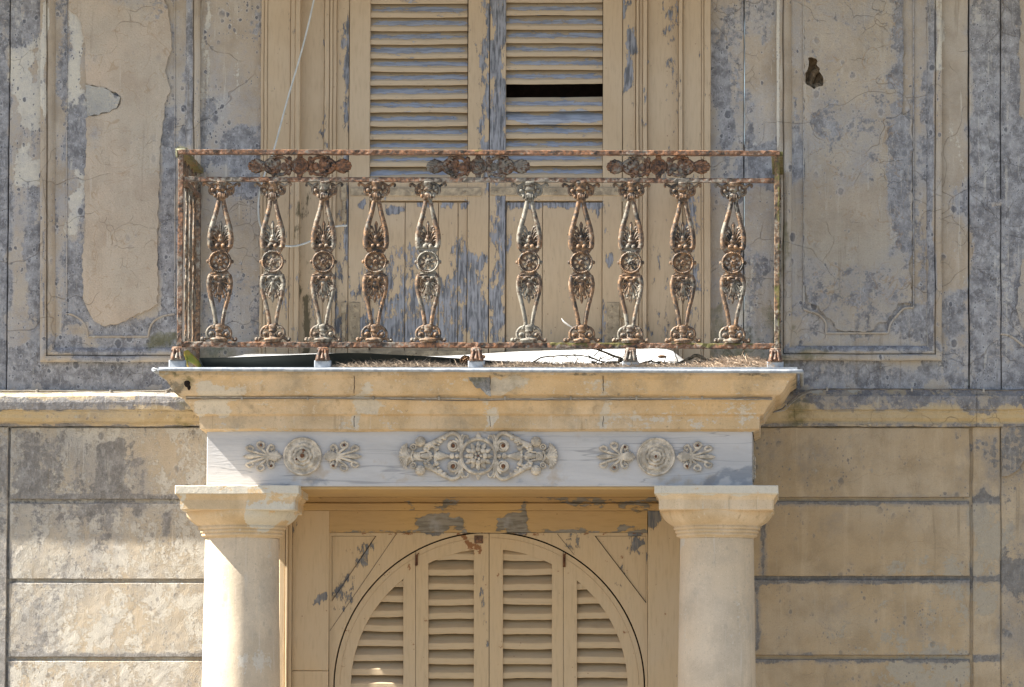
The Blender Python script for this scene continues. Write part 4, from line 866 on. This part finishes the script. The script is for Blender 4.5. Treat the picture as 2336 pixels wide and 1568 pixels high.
# baluster: units measured from the front, origin at the underside of the middle rail
def make_baluster_mesh(broken=False):
    m = MB(); s = .000502; D = .9
    def Pn(x, y, d=0): return (x*s, -d*s, -(y-55)*s)
    for sx in (1, -1):
        # capital scroll arms
        m.tube([Pn(sx*a, b, 0) for a, b in curve([(60, 100), (95, 96), (120, 84), (140, 70), (158, 72), (160, 86), (148, 90)], 4)], [9*s*(1.6-.02*i) for i in range(25)], 7, .8)
        m.tube([Pn(sx*a, b, 0) for a, b in curve([(50, 70), (80, 78), (100, 100), (106, 130), (95, 158), (70, 165), (55, 145), (62, 125), (78, 128)], 4)], 13*s, 8, .9)
        m.ball(Pn(sx*74, 130, 10), (20*s, 14*s, 20*s)); m.ball(Pn(sx*52, 178, 8), (16*s, 14*s, 22*s)); m.ball(Pn(sx*30, 200, 8), (14*s, 14*s, 22*s)); m.ball(Pn(sx*62, 160, 4), (18*s, 12*s, 20*s))
        # twin stems of the upper loop with a groove
        up = curve([(20, 215), (27, 260), (45, 340), (70, 430), (86, 500), (92, 560), (90, 612), (80, 640)], 5)
        m.tube([Pn(sx*a, b) for a, b in up], [ (19+6*min(1, i/18))*s for i in range(len(up))], 9, .95)
        m.tube([Pn(sx*(a-5), b, 13) for a, b in up], 4.5*s, 6); m.tube([Pn(sx*(a+6), b, 12) for a, b in up], 4.0*s, 6)
        m.ring(Pn(sx*21, 222), 15*s, 5*s, 12, 6); m.ball(Pn(sx*21, 222), (20*s, 18*s, 12*s))
        # palmette leaves
        for (pts, r0) in (([(8, 585), (16, 520), (30, 470), (46, 450), (60, 462), (52, 478)], 7), ([(12, 590), (28, 540), (46, 505), (66, 490), (78, 504), (68, 518)], 7), ([(16, 595), (36, 565), (54, 540), (74, 530), (82, 545), (70, 556)], 7), ([(18, 600), (40, 588), (60, 575), (76, 575), (78, 590)], 6)):
            c = curve(pts, 4); m.tube([Pn(sx*a, b, 4) for a, b in c], [(r0*(1.0+1.05*i/len(c)))*s for i in range(len(c))], 7, 1.0)
        m.ball(Pn(sx*26, 625, 12), (21*s, 18*s, 21*s)); m.ball(Pn(sx*72, 618, 4), (16*s, 10*s, 14*s)); m.ball(Pn(sx*85, 640, 0), (18*s, 12*s, 12*s))
        m.ball(Pn(sx*109, 765), (13*s, 12*s, 18*s)); m.ball(Pn(sx*36, 908, 12), (18*s, 16*s, 18*s)); m.ball(Pn(sx*78, 885, 2), (26*s, 12*s, 13*s))
        lo = curve([(82, 895), (92, 930), (95, 970), (88, 1030), (72, 1100), (52, 1180), (36, 1260), (28, 1318)], 5)
        m.tube([Pn(sx*a, b) for a, b in lo], [(25-6*min(1, i/25))*s for i in range(len(lo))], 9, .95); m.tube([Pn(sx*(a-4), b, 13) for a, b in lo], 4.5*s, 6)
        m.ball(Pn(sx*28, 1316), (19*s, 18*s, 11*s))
        for (pts, r0) in (([(8, 950), (20, 1010), (28, 1050), (36, 1076), (24, 1082)], 7), ([(14, 945), (34, 990), (52, 1030), (62, 1048), (50, 1062)], 7), ([(16, 940), (44, 970), (66, 996), (78, 1004), (72, 1022)], 7), ([(16, 935), (46, 950), (70, 958), (82, 970), (74, 984)], 6)):
            c = curve(pts, 4); m.tube([Pn(sx*a, b, 5) for a, b in c], [(r0*(1.0+1.1*i/len(c)))*s for i in range(len(c))], 7)
        # base volutes and feet
        m.tube([Pn(sx*a, b) for a, b in curve([(36, 1335), (72, 1345), (98, 1372), (106, 1405), (96, 1436), (68, 1444), (46, 1424), (50, 1398), (74, 1392)], 4)], 13*s, 8, .95)
        m.ball(Pn(sx*70, 1408, 12), (20*s, 15*s, 20*s)); m.ball(Pn(sx*52, 1352, 4), (17*s, 12*s, 17*s)); m.ball(Pn(sx*40, 1330, 4), (14*s, 12*s, 14*s))
        m.tube([Pn(sx*a, b) for a, b in curve([(92, 1438), (112, 1450), (128, 1462), (150, 1462), (152, 1448), (138, 1444)], 3)], 12*s, 7, .9); m.ball(Pn(sx*116, 1446, 4), (15*s, 10*s, 13*s)); m.ball(Pn(sx*148, 1458, 6), (14*s, 12*s, 12*s))
    # bell, collars and centre pieces
    def flatlathe(prof, fl=.55, n=18):
        vs = [(r*s*cos(2*pi*i/n), r*s*sin(2*pi*i/n)*fl, -(y-55)*s) for r, y in prof for i in range(n)]
        m.add(vs, [(j*n+i, j*n+(i+1) % n, (j+1)*n+(i+1) % n, (j+1)*n+i) for j in range(len(prof)-1) for i in range(n)], True)
    flatlathe([(0, 50), (60, 50), (62, 62), (55, 70), (58, 76), (50, 84), (46, 100), (52, 118), (50, 128), (30, 134), (26, 142), (34, 150), (46, 165), (44, 190), (30, 206), (36, 214), (30, 224), (0, 226)])
    for i in range(5): m.tube([Pn(-30+15*i, 160, 22), Pn(-28+14*i, 185, 26), Pn(-24+12*i, 208, 22)], [3*s, 6*s, 4*s], 6)
    if not broken: m.tube([Pn(0, 600, 4), Pn(0, 470, 6), Pn(0, 430, 6), Pn(0, 402, 3)], [5*s, 13*s, 17*s, 5*s], 8, .6); m.tube([Pn(0, 590, 10), Pn(0, 425, 14)], 4*s, 6)
    m.ball(Pn(0, 545, 12), (18*s, 14*s, 22*s)); m.ball(Pn(0, 575, 8), (32*s, 12*s, 26*s)); m.ball(Pn(0, 605, 4), (50*s, 12*s, 18*s))
    for sgn, (a, b) in ((1, (632, 690)), (-1, (900, 842))):
        pts = [(-98, a), (98, a), (88, (a+b)/2), (66, b), (-66, b), (-88, (a+b)/2)]
        m.prism([(x*s, -(y-55)*s) for x, y in pts], -10*s, 12*s)
        m.tube([Pn(x, y, 8) for x, y in ((-100, a), (-40, a+4*sgn), (0, a+10*sgn), (40, a+4*sgn), (100, a))], 9*s, 7)
        m.tube([Pn(x, y, 8) for x, y in ((-80, (a+b)/2+4), (0, (a+b)/2+12*sgn), (80, (a+b)/2+4))], 6*s, 6)
    # wheel
    for (yy, hh, ww) in ((530, 82, 74), (992, 70, 70)): m.ball(Pn(0, yy+40*(1 if yy < 700 else -1), -6), (ww*s, 5*s, hh*s), 12, 6)
    m.ring(Pn(0, 765, 6), 91*s, 12*s, 36, 8)
    for i in range(36): a = 2*pi*i/36; m.ball((91*s*cos(a), -18*s, -(765-55)*s+91*s*sin(a)), (7*s, 5*s, 7*s), 6, 4)
    m.ring(Pn(0, 765, 0), 72*s, 12*s, 30, 6)
    for i in range(8): a = 2*pi*(i+.5)/8; m.tube([(30*s*cos(a), -2*s, -(710)*s+30*s*sin(a)), (66*s*cos(a), -2*s, -710*s+66*s*sin(a))], [9*s, 13*s], 7, .7)
    m.ball(Pn(0, 765, 6), (36*s, 12*s, 36*s), 14, 6)
    for i in range(8): a = 2*pi*i/8; m.ball((33*s*cos(a), -8*s, -710*s+33*s*sin(a)), (10*s, 7*s, 10*s), 7, 4)
    m.ring(Pn(0, 765, 18), 13*s, 6*s, 14, 6)
    m.ball(Pn(0, 925, 6), (40*s, 12*s, 22*s)); m.ball(Pn(0, 960, 10), (22*s, 14*s, 30*s))
    for x in (-16, 0, 16): m.tube([Pn(x*.3, 950, 12), Pn(x*.8, 1010, 12), Pn(x, 1062, 6)], [4*s, 8*s, 6*s], 6)
    m.tube([Pn(0, 1050, 2), Pn(0, 1095, 6), Pn(0, 1130, 2)], [8*s, 17*s, 4*s], 8, .7)
    flatlathe([(0, 1312), (26, 1316), (40, 1326), (44, 1345), (34, 1362), (40, 1370), (42, 1380), (34, 1386), (24, 1395), (30, 1412), (38, 1425), (34, 1432), (60, 1440), (80, 1448), (84, 1458), (76, 1466), (70, 1472), (80, 1478), (0, 1480)])
    for x in (-20, -7, 7, 20): m.tube([Pn(x*.8, 1392, 14), Pn(x, 1418, 20)], 4*s, 6)
    return m
bmesh0 = make_baluster_mesh()
b0 = bmesh0.build('baluster', M['iron'], rail)
US = [505, 622.5, 740, 860, 976.5, 1209, 1326, 1441.5, 1558.5, 1675]
labs = {5: 'baluster whose palmette has lost its middle leaf'}
def rz(f, u): t = (u-ULx)/(URx-ULx); return f[0]+(f[1]-f[0])*t
ref = None
for i, u in enumerate(US):
    o = b0 if i == 0 else b0.copy()
    if i == 5:
        tmp = make_baluster_mesh(True).build('baluster_worn', M['iron']); o.data = tmp.data; bpy.data.objects.remove(tmp); o['label'] = labs[5]
    if i: COL.objects.link(o); o.parent = rail
    vt, vb = rz((MIDL, MIDR), u)+5.4, rz((BOTL, BOTR), u)-5.6
    H = zr_(vt)-zr_(vb); o.location = (PX(u-1.5, 600, YR), YR+.004, zr_(vt)); sc = H/(1425*.000502); o.scale = (1.0 if i % 3 else 1.01, 1, sc)
    o.rotation_euler = (0, radians((.5, -.35, .2, .6, -.4, .1, -.55, .3, -.2, .45)[i]), radians((2, -3, 1, 4, -2, 0, 3, -4, 2, -1)[i]))
for X_, tv, bv in ((XL, MIDL, BOTL), (XR, MIDR, BOTR)):
    for j in range(3 if X_ == XL else 3):
        o = b0.copy(); COL.objects.link(o); o.parent = rail; o.location = (X_, YR+.30+j*.185, zr_(tv)-.0105); o.rotation_euler = (0, 0, pi/2)
        o.scale = (1, .5, (zr_(tv)-zr_(bv)-.021)/(1425*.000502))
# pierced plates between the upper rails
def make_plate():
    m = MB(); s = 1/5.858/510
    m.ring((0, 0, 0), 105*s, 12*s, 32, 8); m.tube([(0, .004, 0), (0, .001, 0)], [100*s, 98*s], 26); m.ring((0, -.004, 0), 44*s, 14*s, 20, 7); m.ball((0, -.003, 0), (40*s, .006, 40*s))
    m.ring((0, -.009, 0), 14*s, 6*s, 12, 6)
    for a in (40, 140, 220, 320): m.ball((78*s*cos(radians(a)), -.003, 78*s*sin(radians(a))), (8*s, .003, 8*s), 6, 4)
    for sy in (1, -1): m.tube([(0, 0, sy*110*s), (0, 0, sy*150*s)], [42*s, 34*s], 8, .5)
    for sx in (1, -1):
        m.ring((sx*245*s, 0, 0), 95*s, 24*s, 28, 8, ry=115*s, flat=.8)
        for (x, y, rr_) in ((140, 98, 34), (142, 40, 26), (150, -10, 24), (145, -30, 30), (150, -98, 32), (128, -70, 22), (128, 70, 24), (180, 62, 20), (180, -62, 20), (330, 20, 60), (300, 58, 34), (310, -55, 36), (370, -8, 50), (412, 66, 38), (412, -66, 38), (385, 112, 26), (350, -122, 30), (350, 118, 26), (300, -128, 20), (440, 20, 30), (440, -24, 30), (480, 0, 26)):
            m.ball((sx*x*s, -.002, y*s), (rr_*s, .009, rr_*s), 9, 6)
        for (x, y) in ((300, -62), (412, -66), (410, 66), (305, 60)): m.ring((sx*x*s, -.008, y*s), 20*s, 7*s, 14, 6)
        st2(m, [(sx*150*s, -60*s), (sx*200*s, -110*s), (sx*265*s, -128*s), (sx*330*s, -108*s), (sx*352*s, -70*s), (sx*325*s, -50*s)], (14*s, 12*s), -.006)
        st2(m, [(sx*150*s, 60*s), (sx*200*s, 110*s), (sx*265*s, 130*s), (sx*330*s, 120*s)], (14*s, 16*s), -.006)
        m.ball((sx*580*s, 0, 0), (118*s, .007, 88*s), 16, 6); m.ball((sx*478*s, .001, 0), (50*s, .006, 44*s), 10, 5); m.ball((sx*365*s, .002, 0), (95*s, .006, 100*s), 14, 6); m.ball((sx*215*s, .002, -8*s), (50*s, .004, 60*s), 10, 6)
        for j in range(7):
            a = (j-3)*.42; m.tube([(sx*500*s, -.003, 0), (sx*(520+60*cos(a))*s, -.006, 55*sin(a)*s), (sx*(545+118*cos(a)*1.15)*s, -.003, 88*sin(a)*s)], [8*s, 15*s, 20*s], 7, .6)
            m.ball((sx*(545+118*cos(a)*1.15)*s, -.001, 88*sin(a)*s), (21*s, .006, 21*s), 8, 5)
        m.tube([(sx*255*s, .003, 0), (sx*300*s, .003, 0), (sx*365*s, .003, 0), (sx*430*s, .003, 0), (sx*480*s, .003, 0), (sx*540*s, .003, 0), (sx*610*s, .003, 0), (sx*675*s, .003, 0)], [70*s, 112*s, 124*s, 100*s, 62*s, 92*s, 98*s, 40*s], 12, .06)
        m.tube([(sx*100*s, .003, 0), (sx*150*s, .003, 0), (sx*190*s, .003, 0)], [70*s, 112*s, 92*s], 12, .06)
        st2(m, [(sx*470*s, 20*s), (sx*430*s, 70*s), (sx*380*s, 90*s), (sx*340*s, 60*s), (sx*365*s, 25*s), (sx*395*s, 45*s)], (12*s, 14*s), -.008)
        st2(m, [(sx*470*s, -20*s), (sx*430*s, -70*s), (sx*380*s, -95*s), (sx*335*s, -70*s), (sx*350*s, -30*s), (sx*385*s, -42*s)], (12*s, 14*s), -.008)
    return m
p0 = make_plate().build('pierced_plate', M['iron_dark'], rail)
for i, u in enumerate((684, 1091, 1502)):
    o = p0 if i == 0 else p0.copy()
    if i: COL.objects.link(o); o.parent = rail
    v = rz((378.3, 381.5), u); o.location = (PX(u, v, YR), YR, zr_(v))
# feet and lead sockets
def foot_mesh():
    m = MB(); prof = [(9.5, 793), (12, 795), (13, 800), (12.5, 806), (14.5, 812), (16, 818), (17, 824)]; n = 4
    vs = []
    for (r_, v) in prof:
        for (a, b) in ((-1, -1), (-.3, -1.25), (.3, -1.25), (1, -1), (1, 1), (-1, 1)): vs.append((a*r_*k+random.uniform(-.001, .001), b*r_*k*.8+random.uniform(-.001, .001), (824-v)*k))
    K = 6; m.add(vs, [(i*K+q_, i*K+(q_+1) % K, (i+1)*K+(q_+1) % K, (i+1)*K+q_) for i in range(len(prof)-1) for q_ in range(K)]+[tuple(range((len(prof)-1)*K, len(prof)*K))])
    for sx in (1, -1):
        m.tube([(sx*6*k, -15*k, 26*k), (sx*8*k, -15*k, 14*k), (sx*10*k, -17*k, 2*k)], [2*k, 4*k, 4*k], 7); m.ball((sx*10*k, -15*k, 3*k), 4*k)
    m.tube([(0, -12*k, 24*k), (0, -15*k, 14*k), (0, -17*k, 4*k)], [2*k, 3*k, 5*k], 7)
    return m
f0 = foot_mesh().build('foot', M['iron_dark'], rail)
lm = MB(); lm.box(-19*k, 19*k, -.022, .03, -2*k, 17*k, .004); l0 = lm.build('lead_socket', M['lead'], porch)
for i, u in enumerate((405, 736.5, 1087, 1438.5, 1768.5)):
    o = f0 if i == 0 else f0.copy(); l_ = l0 if i == 0 else l0.copy()
    if i: COL.objects.link(o); o.parent = rail; COL.objects.link(l_); l_.parent = porch
    vb = 821.5+3.6*i/4; x = PX(u, vb, YR); o.location = (x, YR, PZ(vb+1, YR)); l_.location = (x, YR, PZ(vb+17, YR-.02))
# moss cushion on the left corner of the handrail
m = MB(); r = random.Random(4)
for i in range(900):
    t = r.random(); a = r.uniform(0, pi); u = 402+26*t if r.random() < .7 else 401+r.random()*4; v = 341-4*sin(pi*min(1, t*1.1)) if u > 405 else 340+r.random()*18
    p = Vector(PT(u, v, YR-.02+r.random()*.04)); d = Vector((r.gauss(-.2, .6), r.gauss(-.3, .5), r.uniform(.2, 1))).normalized()*r.uniform(.004, .010)
    sd = d.cross(Vector((0, 1, 0))).normalized()*.0007; m.add([p-sd, p+sd, p+d], [(0, 1, 2)])
m.ball(PT(414, 343, YR), (.028, .025, .008), 12, 6); m.ball(PT(404, 350, YR), (.006, .02, .022), 10, 6)
M['moss_dry'] = plain('dry_moss', (.34, .34, .24), (.20, .19, .12), sc=120, rough=.95)
tag(m.build('moss_cushion', M['moss_dry']), 'dry grey moss tuft on the left corner of the handrail', 'moss', kind='stuff')

# ================================================================ THINGS ON THE BALCONY
def sheet(fr, bk, Yf, Yb, n=70, rows=8, thick=.004, mat='shell_white', name='fibreglass_shell', dip=0):
    fc, bc = curve(fr, 10), curve(bk, 10)
    def ev(c, u):
        for a, b in zip(c, c[1:]):
            if a[0] <= u <= b[0]: return a[1]+(b[1]-a[1])*(u-a[0])/max(1e-6, b[0]-a[0])
        return c[0][1] if u < c[0][0] else c[-1][1]
    vs = []; u0, u1 = fr[0][0], fr[-1][0]
    for i in range(n+1):
        u = u0+(u1-u0)*i/n
        zf, zb_ = PZ(ev(fc, u), Yf), PZ(ev(bc, u), Yb); x = PX(u, 820, Yf)
        for j in range(rows+1):
            t = j/rows; vs.append((x, Yf+(Yb-Yf)*t, zf*(1-t)+zb_*t-dip*sin(pi*t)))
    K = rows+1; m = MB(); fs = [(i*K+j, (i+1)*K+j, (i+1)*K+j+1, i*K+j+1) for i in range(n) for j in range(rows)]
    m.add(vs, fs, True); m.add([(a, b, c-thick) for a, b, c in vs], [tuple(reversed(f)) for f in fs], True)
    return m, vs, K
shell = empty('plastic_shell', 'large plastic shell on the balcony, dark flank at left, glaring white top at right', 'plastic shell', loc=PT(1000, 838, -.5))
fr = [(454, 817), (520, 816), (640, 811.5), (800, 806), (900, 810), (1000, 815), (1100, 823), (1200, 830), (1300, 836), (1440, 839), (1560, 840)]
bk = [(454, 820), (520, 813), (540, 808.5), (640, 808), (760, 806), (900, 811), (1000, 812.5), (1160, 803), (1300, 798.5), (1440, 796), (1510, 796.5), (1532, 803), (1545, 814), (1560, 824)]
m, vs, K = sheet(fr, bk, -.78, -.22)
o = m.build('shell_top', M['shell_white'], shell); o.location = -shell.location
m = MB(); n = len(vs)//K; f_ = [vs[i*K] for i in range(n)]
zfl = PZ(841, -.7)
sk = []
for p in f_: sk += [(p[0], p[1]-.001, p[2]+.001), (p[0], p[1]+.03, max(zfl, p[2]-.02)), (p[0], p[1]+.07, zfl)]
N3 = 3; m.add(sk, [(i*3+j, (i+1)*3+j, (i+1)*3+j+1, i*3+j+1) for i in range(n-1) for j in range(2)], True)
m.add([vs[j] for j in range(K)]+[(vs[j][0]+.02, vs[j][1], zfl) for j in range(K)], [(j, j+1, K+j+1, K+j) for j in range(K-1)])
o = m.build('shell_flank', M['shell_dark'], shell); o.location = -shell.location  # added skirt, dark grey-green to stand for the shade beneath the shell
# drifts of needles and litter
def drift(name, label, areas, nb, seed, mat='needle', ln=(.02, .05)):
    r = random.Random(seed); m = MB()
    for (u0, u1, vt, Y0, Y1, dens) in areas:
        x0_, x1_ = PX(u0, 830, Y0), PX(u1, 830, Y0); zb_ = PZ(841.5+0, Y0)
        for i in range(int(nb*dens)):
            t = r.random(); x = x0_+(x1_-x0_)*t; h = (PZ(vt, Y0)-zb_)*math.sin(pi*min(.97, max(.03, t)))**.45
            y = r.uniform(Y0, Y1); z = zb_+h*r.random()*(.6+.4*(y-Y0)/(Y1-Y0+1e-6))
            L = r.uniform(*ln); a = r.uniform(0, 2*pi); el = r.gauss(.12, .3)
            p = Vector((x, y, z)); d = Vector((cos(a)*cos(el), .6*sin(a)*cos(el), sin(el)))*L; bend = Vector((0, 0, r.uniform(-.3, .3)*L)); sd = d.cross(Vector((0, 1, .2))).normalized()*.00085
            q1, q2 = p+d*.5+bend*.5, p+d
            m.add([p-sd, p+sd, q1+sd, q1-sd, q2], [(0, 1, 2, 3), (3, 2, 4)])
    return tag(m.build(name, M[mat]), label, 'needles', kind='stuff')
drift('pine_needles', 'drift of dry grey pine needles in front of the plastic shell', [(765, 1065, 822, -.90, -.80, 1.0), (1100, 1260, 822, -.91, -.80, .6), (1200, 1420, 827, -.91, -.80, .8), (1380, 1640, 825, -.91, -.78, .7)], 3600, 1)
drift('pine_needles', 'heap of sunlit straw-coloured pine needles by the right corner post', [(1596, 1772, 804, -.90, -.6, 1.0), (1560, 1660, 820, -.90, -.72, .35)], 5200, 2, 'needle_pale')
m = MB(); r = random.Random(9)
for (u0, u1, vt) in ((765, 1065, 829), (1105, 1640, 827), (1600, 1765, 828), (455, 765, 839)):
    for i in range(int((u1-u0)/9)): 
        u = u0+(u1-u0)*r.random(); m.ball(PT(u, 841-(841-vt)*.5*r.random(), -.80+r.random()*.04), (.018*r.uniform(.6, 1.3), .02, (841-vt)*k*.5*r.uniform(.6, 1)), 7, 5)
tag(m.build('leaf_litter', M['litter']), 'dark leaf litter along the balcony floor', 'litter', kind='stuff')
def branch(label, pts, r0, r1, twigs, Y, name='dead_branch'):
    rr_ = random.Random(len(label)); m = MB(); c = curve([(a, b) for a, b in pts], 6)
    P = [Vector(PT(u+rr_.uniform(-1, 1), v+rr_.uniform(-.8, .8), Y+rr_.uniform(-.006, .006))) for u, v in c]
    m.tube(P, [r0+(r1-r0)*i/(len(P)-1)+rr_.uniform(0, .0006) for i in range(len(P))], 7)
    for tw in twigs:
        c = curve(tw, 5); Q = [Vector(PT(u+rr_.uniform(-.8, .8), v+rr_.uniform(-.6, .6), Y-.01+rr_.uniform(-.006, .006))) for u, v in c]
        m.tube(Q, [.0028-(.0018)*i/(len(Q)-1) for i in range(len(Q))], 6)
    return tag(m.build(name, M['bark']), label, 'branch', 'dead branches on the balcony')
branch('forked dark branch crossing the white shell left of the fourth foot', [(1330, 838), (1380, 832), (1420, 822), (1400, 812), (1370, 800), (1345, 792)], .007, .004, [[(1380, 830), (1350, 815), (1330, 806), (1300, 812)], [(1400, 815), (1380, 822), (1360, 808)], [(1340, 838), (1372, 818), (1400, 806), (1425, 800)], [(1420, 824), (1450, 812), (1480, 808)], [(1356, 812), (1368, 800), (1380, 796)], [(1365, 835), (1345, 822), (1350, 800)]], -.82)
branch('long thin pale twig arching over the white shell', [(1215, 828), (1240, 815), (1290, 812), (1330, 812), (1370, 824), (1420, 830)], .0035, .002, [[(1262, 838), (1260, 820), (1268, 812)], [(1290, 812), (1300, 820)], [(1310, 812), (1326, 826)]], -.84, 'dead_twig')
branch('thick mossy bough leaning right of the fourth foot', [(1445, 830), (1480, 834), (1540, 832), (1568, 820), (1590, 812), (1612, 822), (1632, 838)], .006, .009, [[(1548, 828), (1540, 808), (1538, 795)], [(1568, 820), (1562, 836)], [(1540, 832), (1560, 822), (1580, 824)], [(1500, 832), (1530, 826), (1560, 828)]], -.83)
branch('low dark branch along the floor behind the needles', [(1110, 836), (1200, 832), (1300, 836), (1400, 834), (1450, 830)], .004, .003, [[(1180, 834), (1200, 826), (1230, 828)], [(1280, 836), (1300, 826), (1330, 830)], [(1360, 836), (1385, 826), (1440, 822)]], -.80)
rt = random.Random(21)
for i, (u, v) in enumerate(((1150, 834), (1235, 836), (1300, 830), (1352, 826), (1410, 822), (1466, 830), (1502, 826), (1575, 832), (880, 832), (968, 833))):
    L = rt.uniform(18, 46); sl = rt.uniform(-.5, .5)
    p_ = [(u, v), (u+L*.4, v-L*sl*.5-3), (u+L*.75, v-L*sl*.7), (u+L, v-L*sl)]
    branch(('crooked', 'short', 'bent', 'knotty', 'split', 'grey', 'thin', 'mossy', 'curved', 'straight')[i]+' twig lying '+('beside the middle foot', 'under the arching pale twig', 'on the white shell front', 'left of the forked branch', 'among the forked branch stems', 'just right of the fourth foot', 'below the open pine cone', 'under the mossy bough', 'in the grey needle drift', 'near the dark pine cone')[i], p_, .006, .002, [[(u+L*.4, v-L*sl*.5-3), (u+L*.5, v-9), (u+L*.7, v-13-rt.random()*6)], [(u+L*.7, v-L*sl*.7), (u+L*.6, v+3), (u+L*.9, v+4)]], -.83-.02*rt.random(), 'dead_twig')
def cone(u, v, Y, label, rx, rz_):
    m = MB(); c = PT(u, v, Y); rr_ = random.Random(3)
    m.ball(c, (rx*.7, rx*.7, rz_*.7))
    for i in range(60):
        ph = math.asin(-1+2*(i+.5)/60); th = i*2.4; d = Vector((cos(ph)*cos(th), cos(ph)*sin(th), sin(ph))); p = Vector(c)+Vector((d.x*rx*.8, d.y*rx*.8, d.z*rz_*.8)); m.ball(p, (rx*.24, rx*.24, rz_*.18), 6, 4)
    return tag(m.build('pine_cone', M['cone']), label, 'pine cone', 'pine cones on the balcony')
cone(1062, 822, -.80, 'round dark pine cone left of the middle railing foot', .026, .024); cone(1100, 814, -.62, 'small pine cone on the white shell right of the middle foot', .016, .010)
cone(1510, 814, -.7, 'open brown pine cone beside the fourth foot', .020, .008)
# strap leaf
m = MB(); c = curve([(424, 800), (430, 812), (444, 824), (458, 838)], 6); P = [Vector(PT(u, v, -.80+.002*i)) for i, (u, v) in enumerate(c)]
m.tube(P, [.006+.012*sin(pi*min(1, (i+2)/(len(P)+1))) for i in range(len(P))], 8, .12); c = curve([(421, 806), (424, 822), (430, 838)], 5); m.tube([Vector(PT(u, v, -.79)) for u, v in c], [.006, .009, .01, .01, .01, .009, .008, .006, .005, .004, .004], 8, .15)
tag(m.build('strap_leaf', M['leaf']), 'yellow green strap leaf behind the left railing foot', 'leaf')
m = MB(); c = curve([(1281, 726), (1286, 734), (1296, 742), (1306, 748)], 4); m.tube([PT(u, v, YR-.03) for u, v in c], [.001+.0035*sin(pi*i/(len(c)-1)) for i in range(len(c))], 6)
tag(m.build('feather', M['feather']), 'small white feather caught beside the seventh baluster', 'feather')
m = MB(); 
for pts in (curve([(1500, 786), (1520, 779), (1540, 777), (1556, 782)], 4),): m.tube([PT(u, v-350+350, YR-.01) for u, v in pts], .0025, 6)
# cords and cables
m = MB(); c = curve([(722, -60), (716, 0), (690, 110), (655, 230), (624, 345), (603, 400), (592, 440), (589, 480), (594, 515), (612, 545), (640, 559), (670, 562), (705, 552), (735, 532), (762, 518), (792, 515)], 6)
m.tube([PT(u, v, -.10) for u, v in c], .0042, 8); tag(m.build('hanging_cord', M['cord']), 'thin white cord looping down in front of the left window surround', 'cord')
def cab(ptsY, r_, mat, name, label, clips, grp=None):
    t = empty(name, label, 'cable', grp, PT(*ptsY[0])); m = MB(); rr_ = random.Random(len(label))
    P = []
    for (a, b) in zip(ptsY, ptsY[1:]):
        n = max(1, int(math.dist(a[:2], b[:2])/20))
        P += [tuple(x+(y-x)*i/n+(rr_.uniform(-.6, .6) if j == 1 else 0) for j, (x, y) in enumerate(zip(a, b))) for i in range(n)]
    P.append(ptsY[-1]); pts = [PT(*p) for p in P]
    m.tube(pts, r_, 7); o = m.build('wire', M[mat], t); o.location = -t.location
    for (u, v, Y) in clips:
        m2 = MB(); m2.box(PX(u-2.2, v, Y), PX(u+2.2, v, Y), Y-.009, Y+.006, PZ(v+4, Y), PZ(v-4, Y), .001)
        o = m2.build('cable_clip', M['cable'], t); o.location = -t.location
    return t
cab([(-300, 890, -.035), (84, 892, -.035), (250, 895, -.035), (380, 892, -.035), (390, 886, -.035), (402, 897, -.05)], .0035, 'cable', 'wall_cable', 'pale cable along the sunlit left string course', [(84, 893, -.035), (252, 894, -.035), (380, 893, -.035)], 'cables on the facade')
cab([(-300, 895, -.045), (84, 897, -.045), (250, 898, -.045), (380, 896, -.045)], .0025, 'cable', 'wall_cable', 'thinner lower cable along the sunlit left string course', [], 'cables on the facade')
YC1 = YL-.002-50*k-.006
cab([(424, 907, YC1), (700, 907, YC1), (1000, 909.5, YC1), (1118, 911, YC1), (1400, 909, YC1), (1600, 910.5, YC1), (1762, 911.5, YC1)], .0035, 'cable', 'cornice_cable', 'pale cable pinned along the groove of the balcony cornice', [(552+150*i, 909, YC1) for i in range(8)], 'cables on the facade')
cab([(424, 910.5, YC1), (700, 909.5, YC1), (830, 910, YC1), (1050, 914, YC1), (1130, 913, YC1), (1500, 912, YC1), (1640, 908.5, YC1), (1762, 908, YC1)], .0022, 'cable_dark', 'cornice_cable', 'thin dark cable sagging below the pale one on the balcony cornice', [], 'cables on the facade')
cab([(1764, 941, -.30), (1785, 932, -.2), (1800, 918, -.1), (1822, 900, -.07), (1850, 890, -.05), (1900, 888, -.045), (2236, 889, -.045), (2246, 891, -.06), (2600, 889, -.06), (3200, 889, -.06)], .0036, 'cable_dark', 'wall_cable', 'grey cable rising round the cornice and along the shaded right string course', [(1887, 888, -.05), (2080, 889, -.05), (2244, 891, -.065)], 'cables on the facade')
cab([(1764, 941, -.30), (1790, 936, -.2), (1806, 920, -.1), (1826, 903, -.07), (1852, 893, -.05)], .0025, 'cable', 'wall_cable', 'short pale cable beside the grey one at the right cornice corner', [(1793, 925, -.15)], 'cables on the facade')
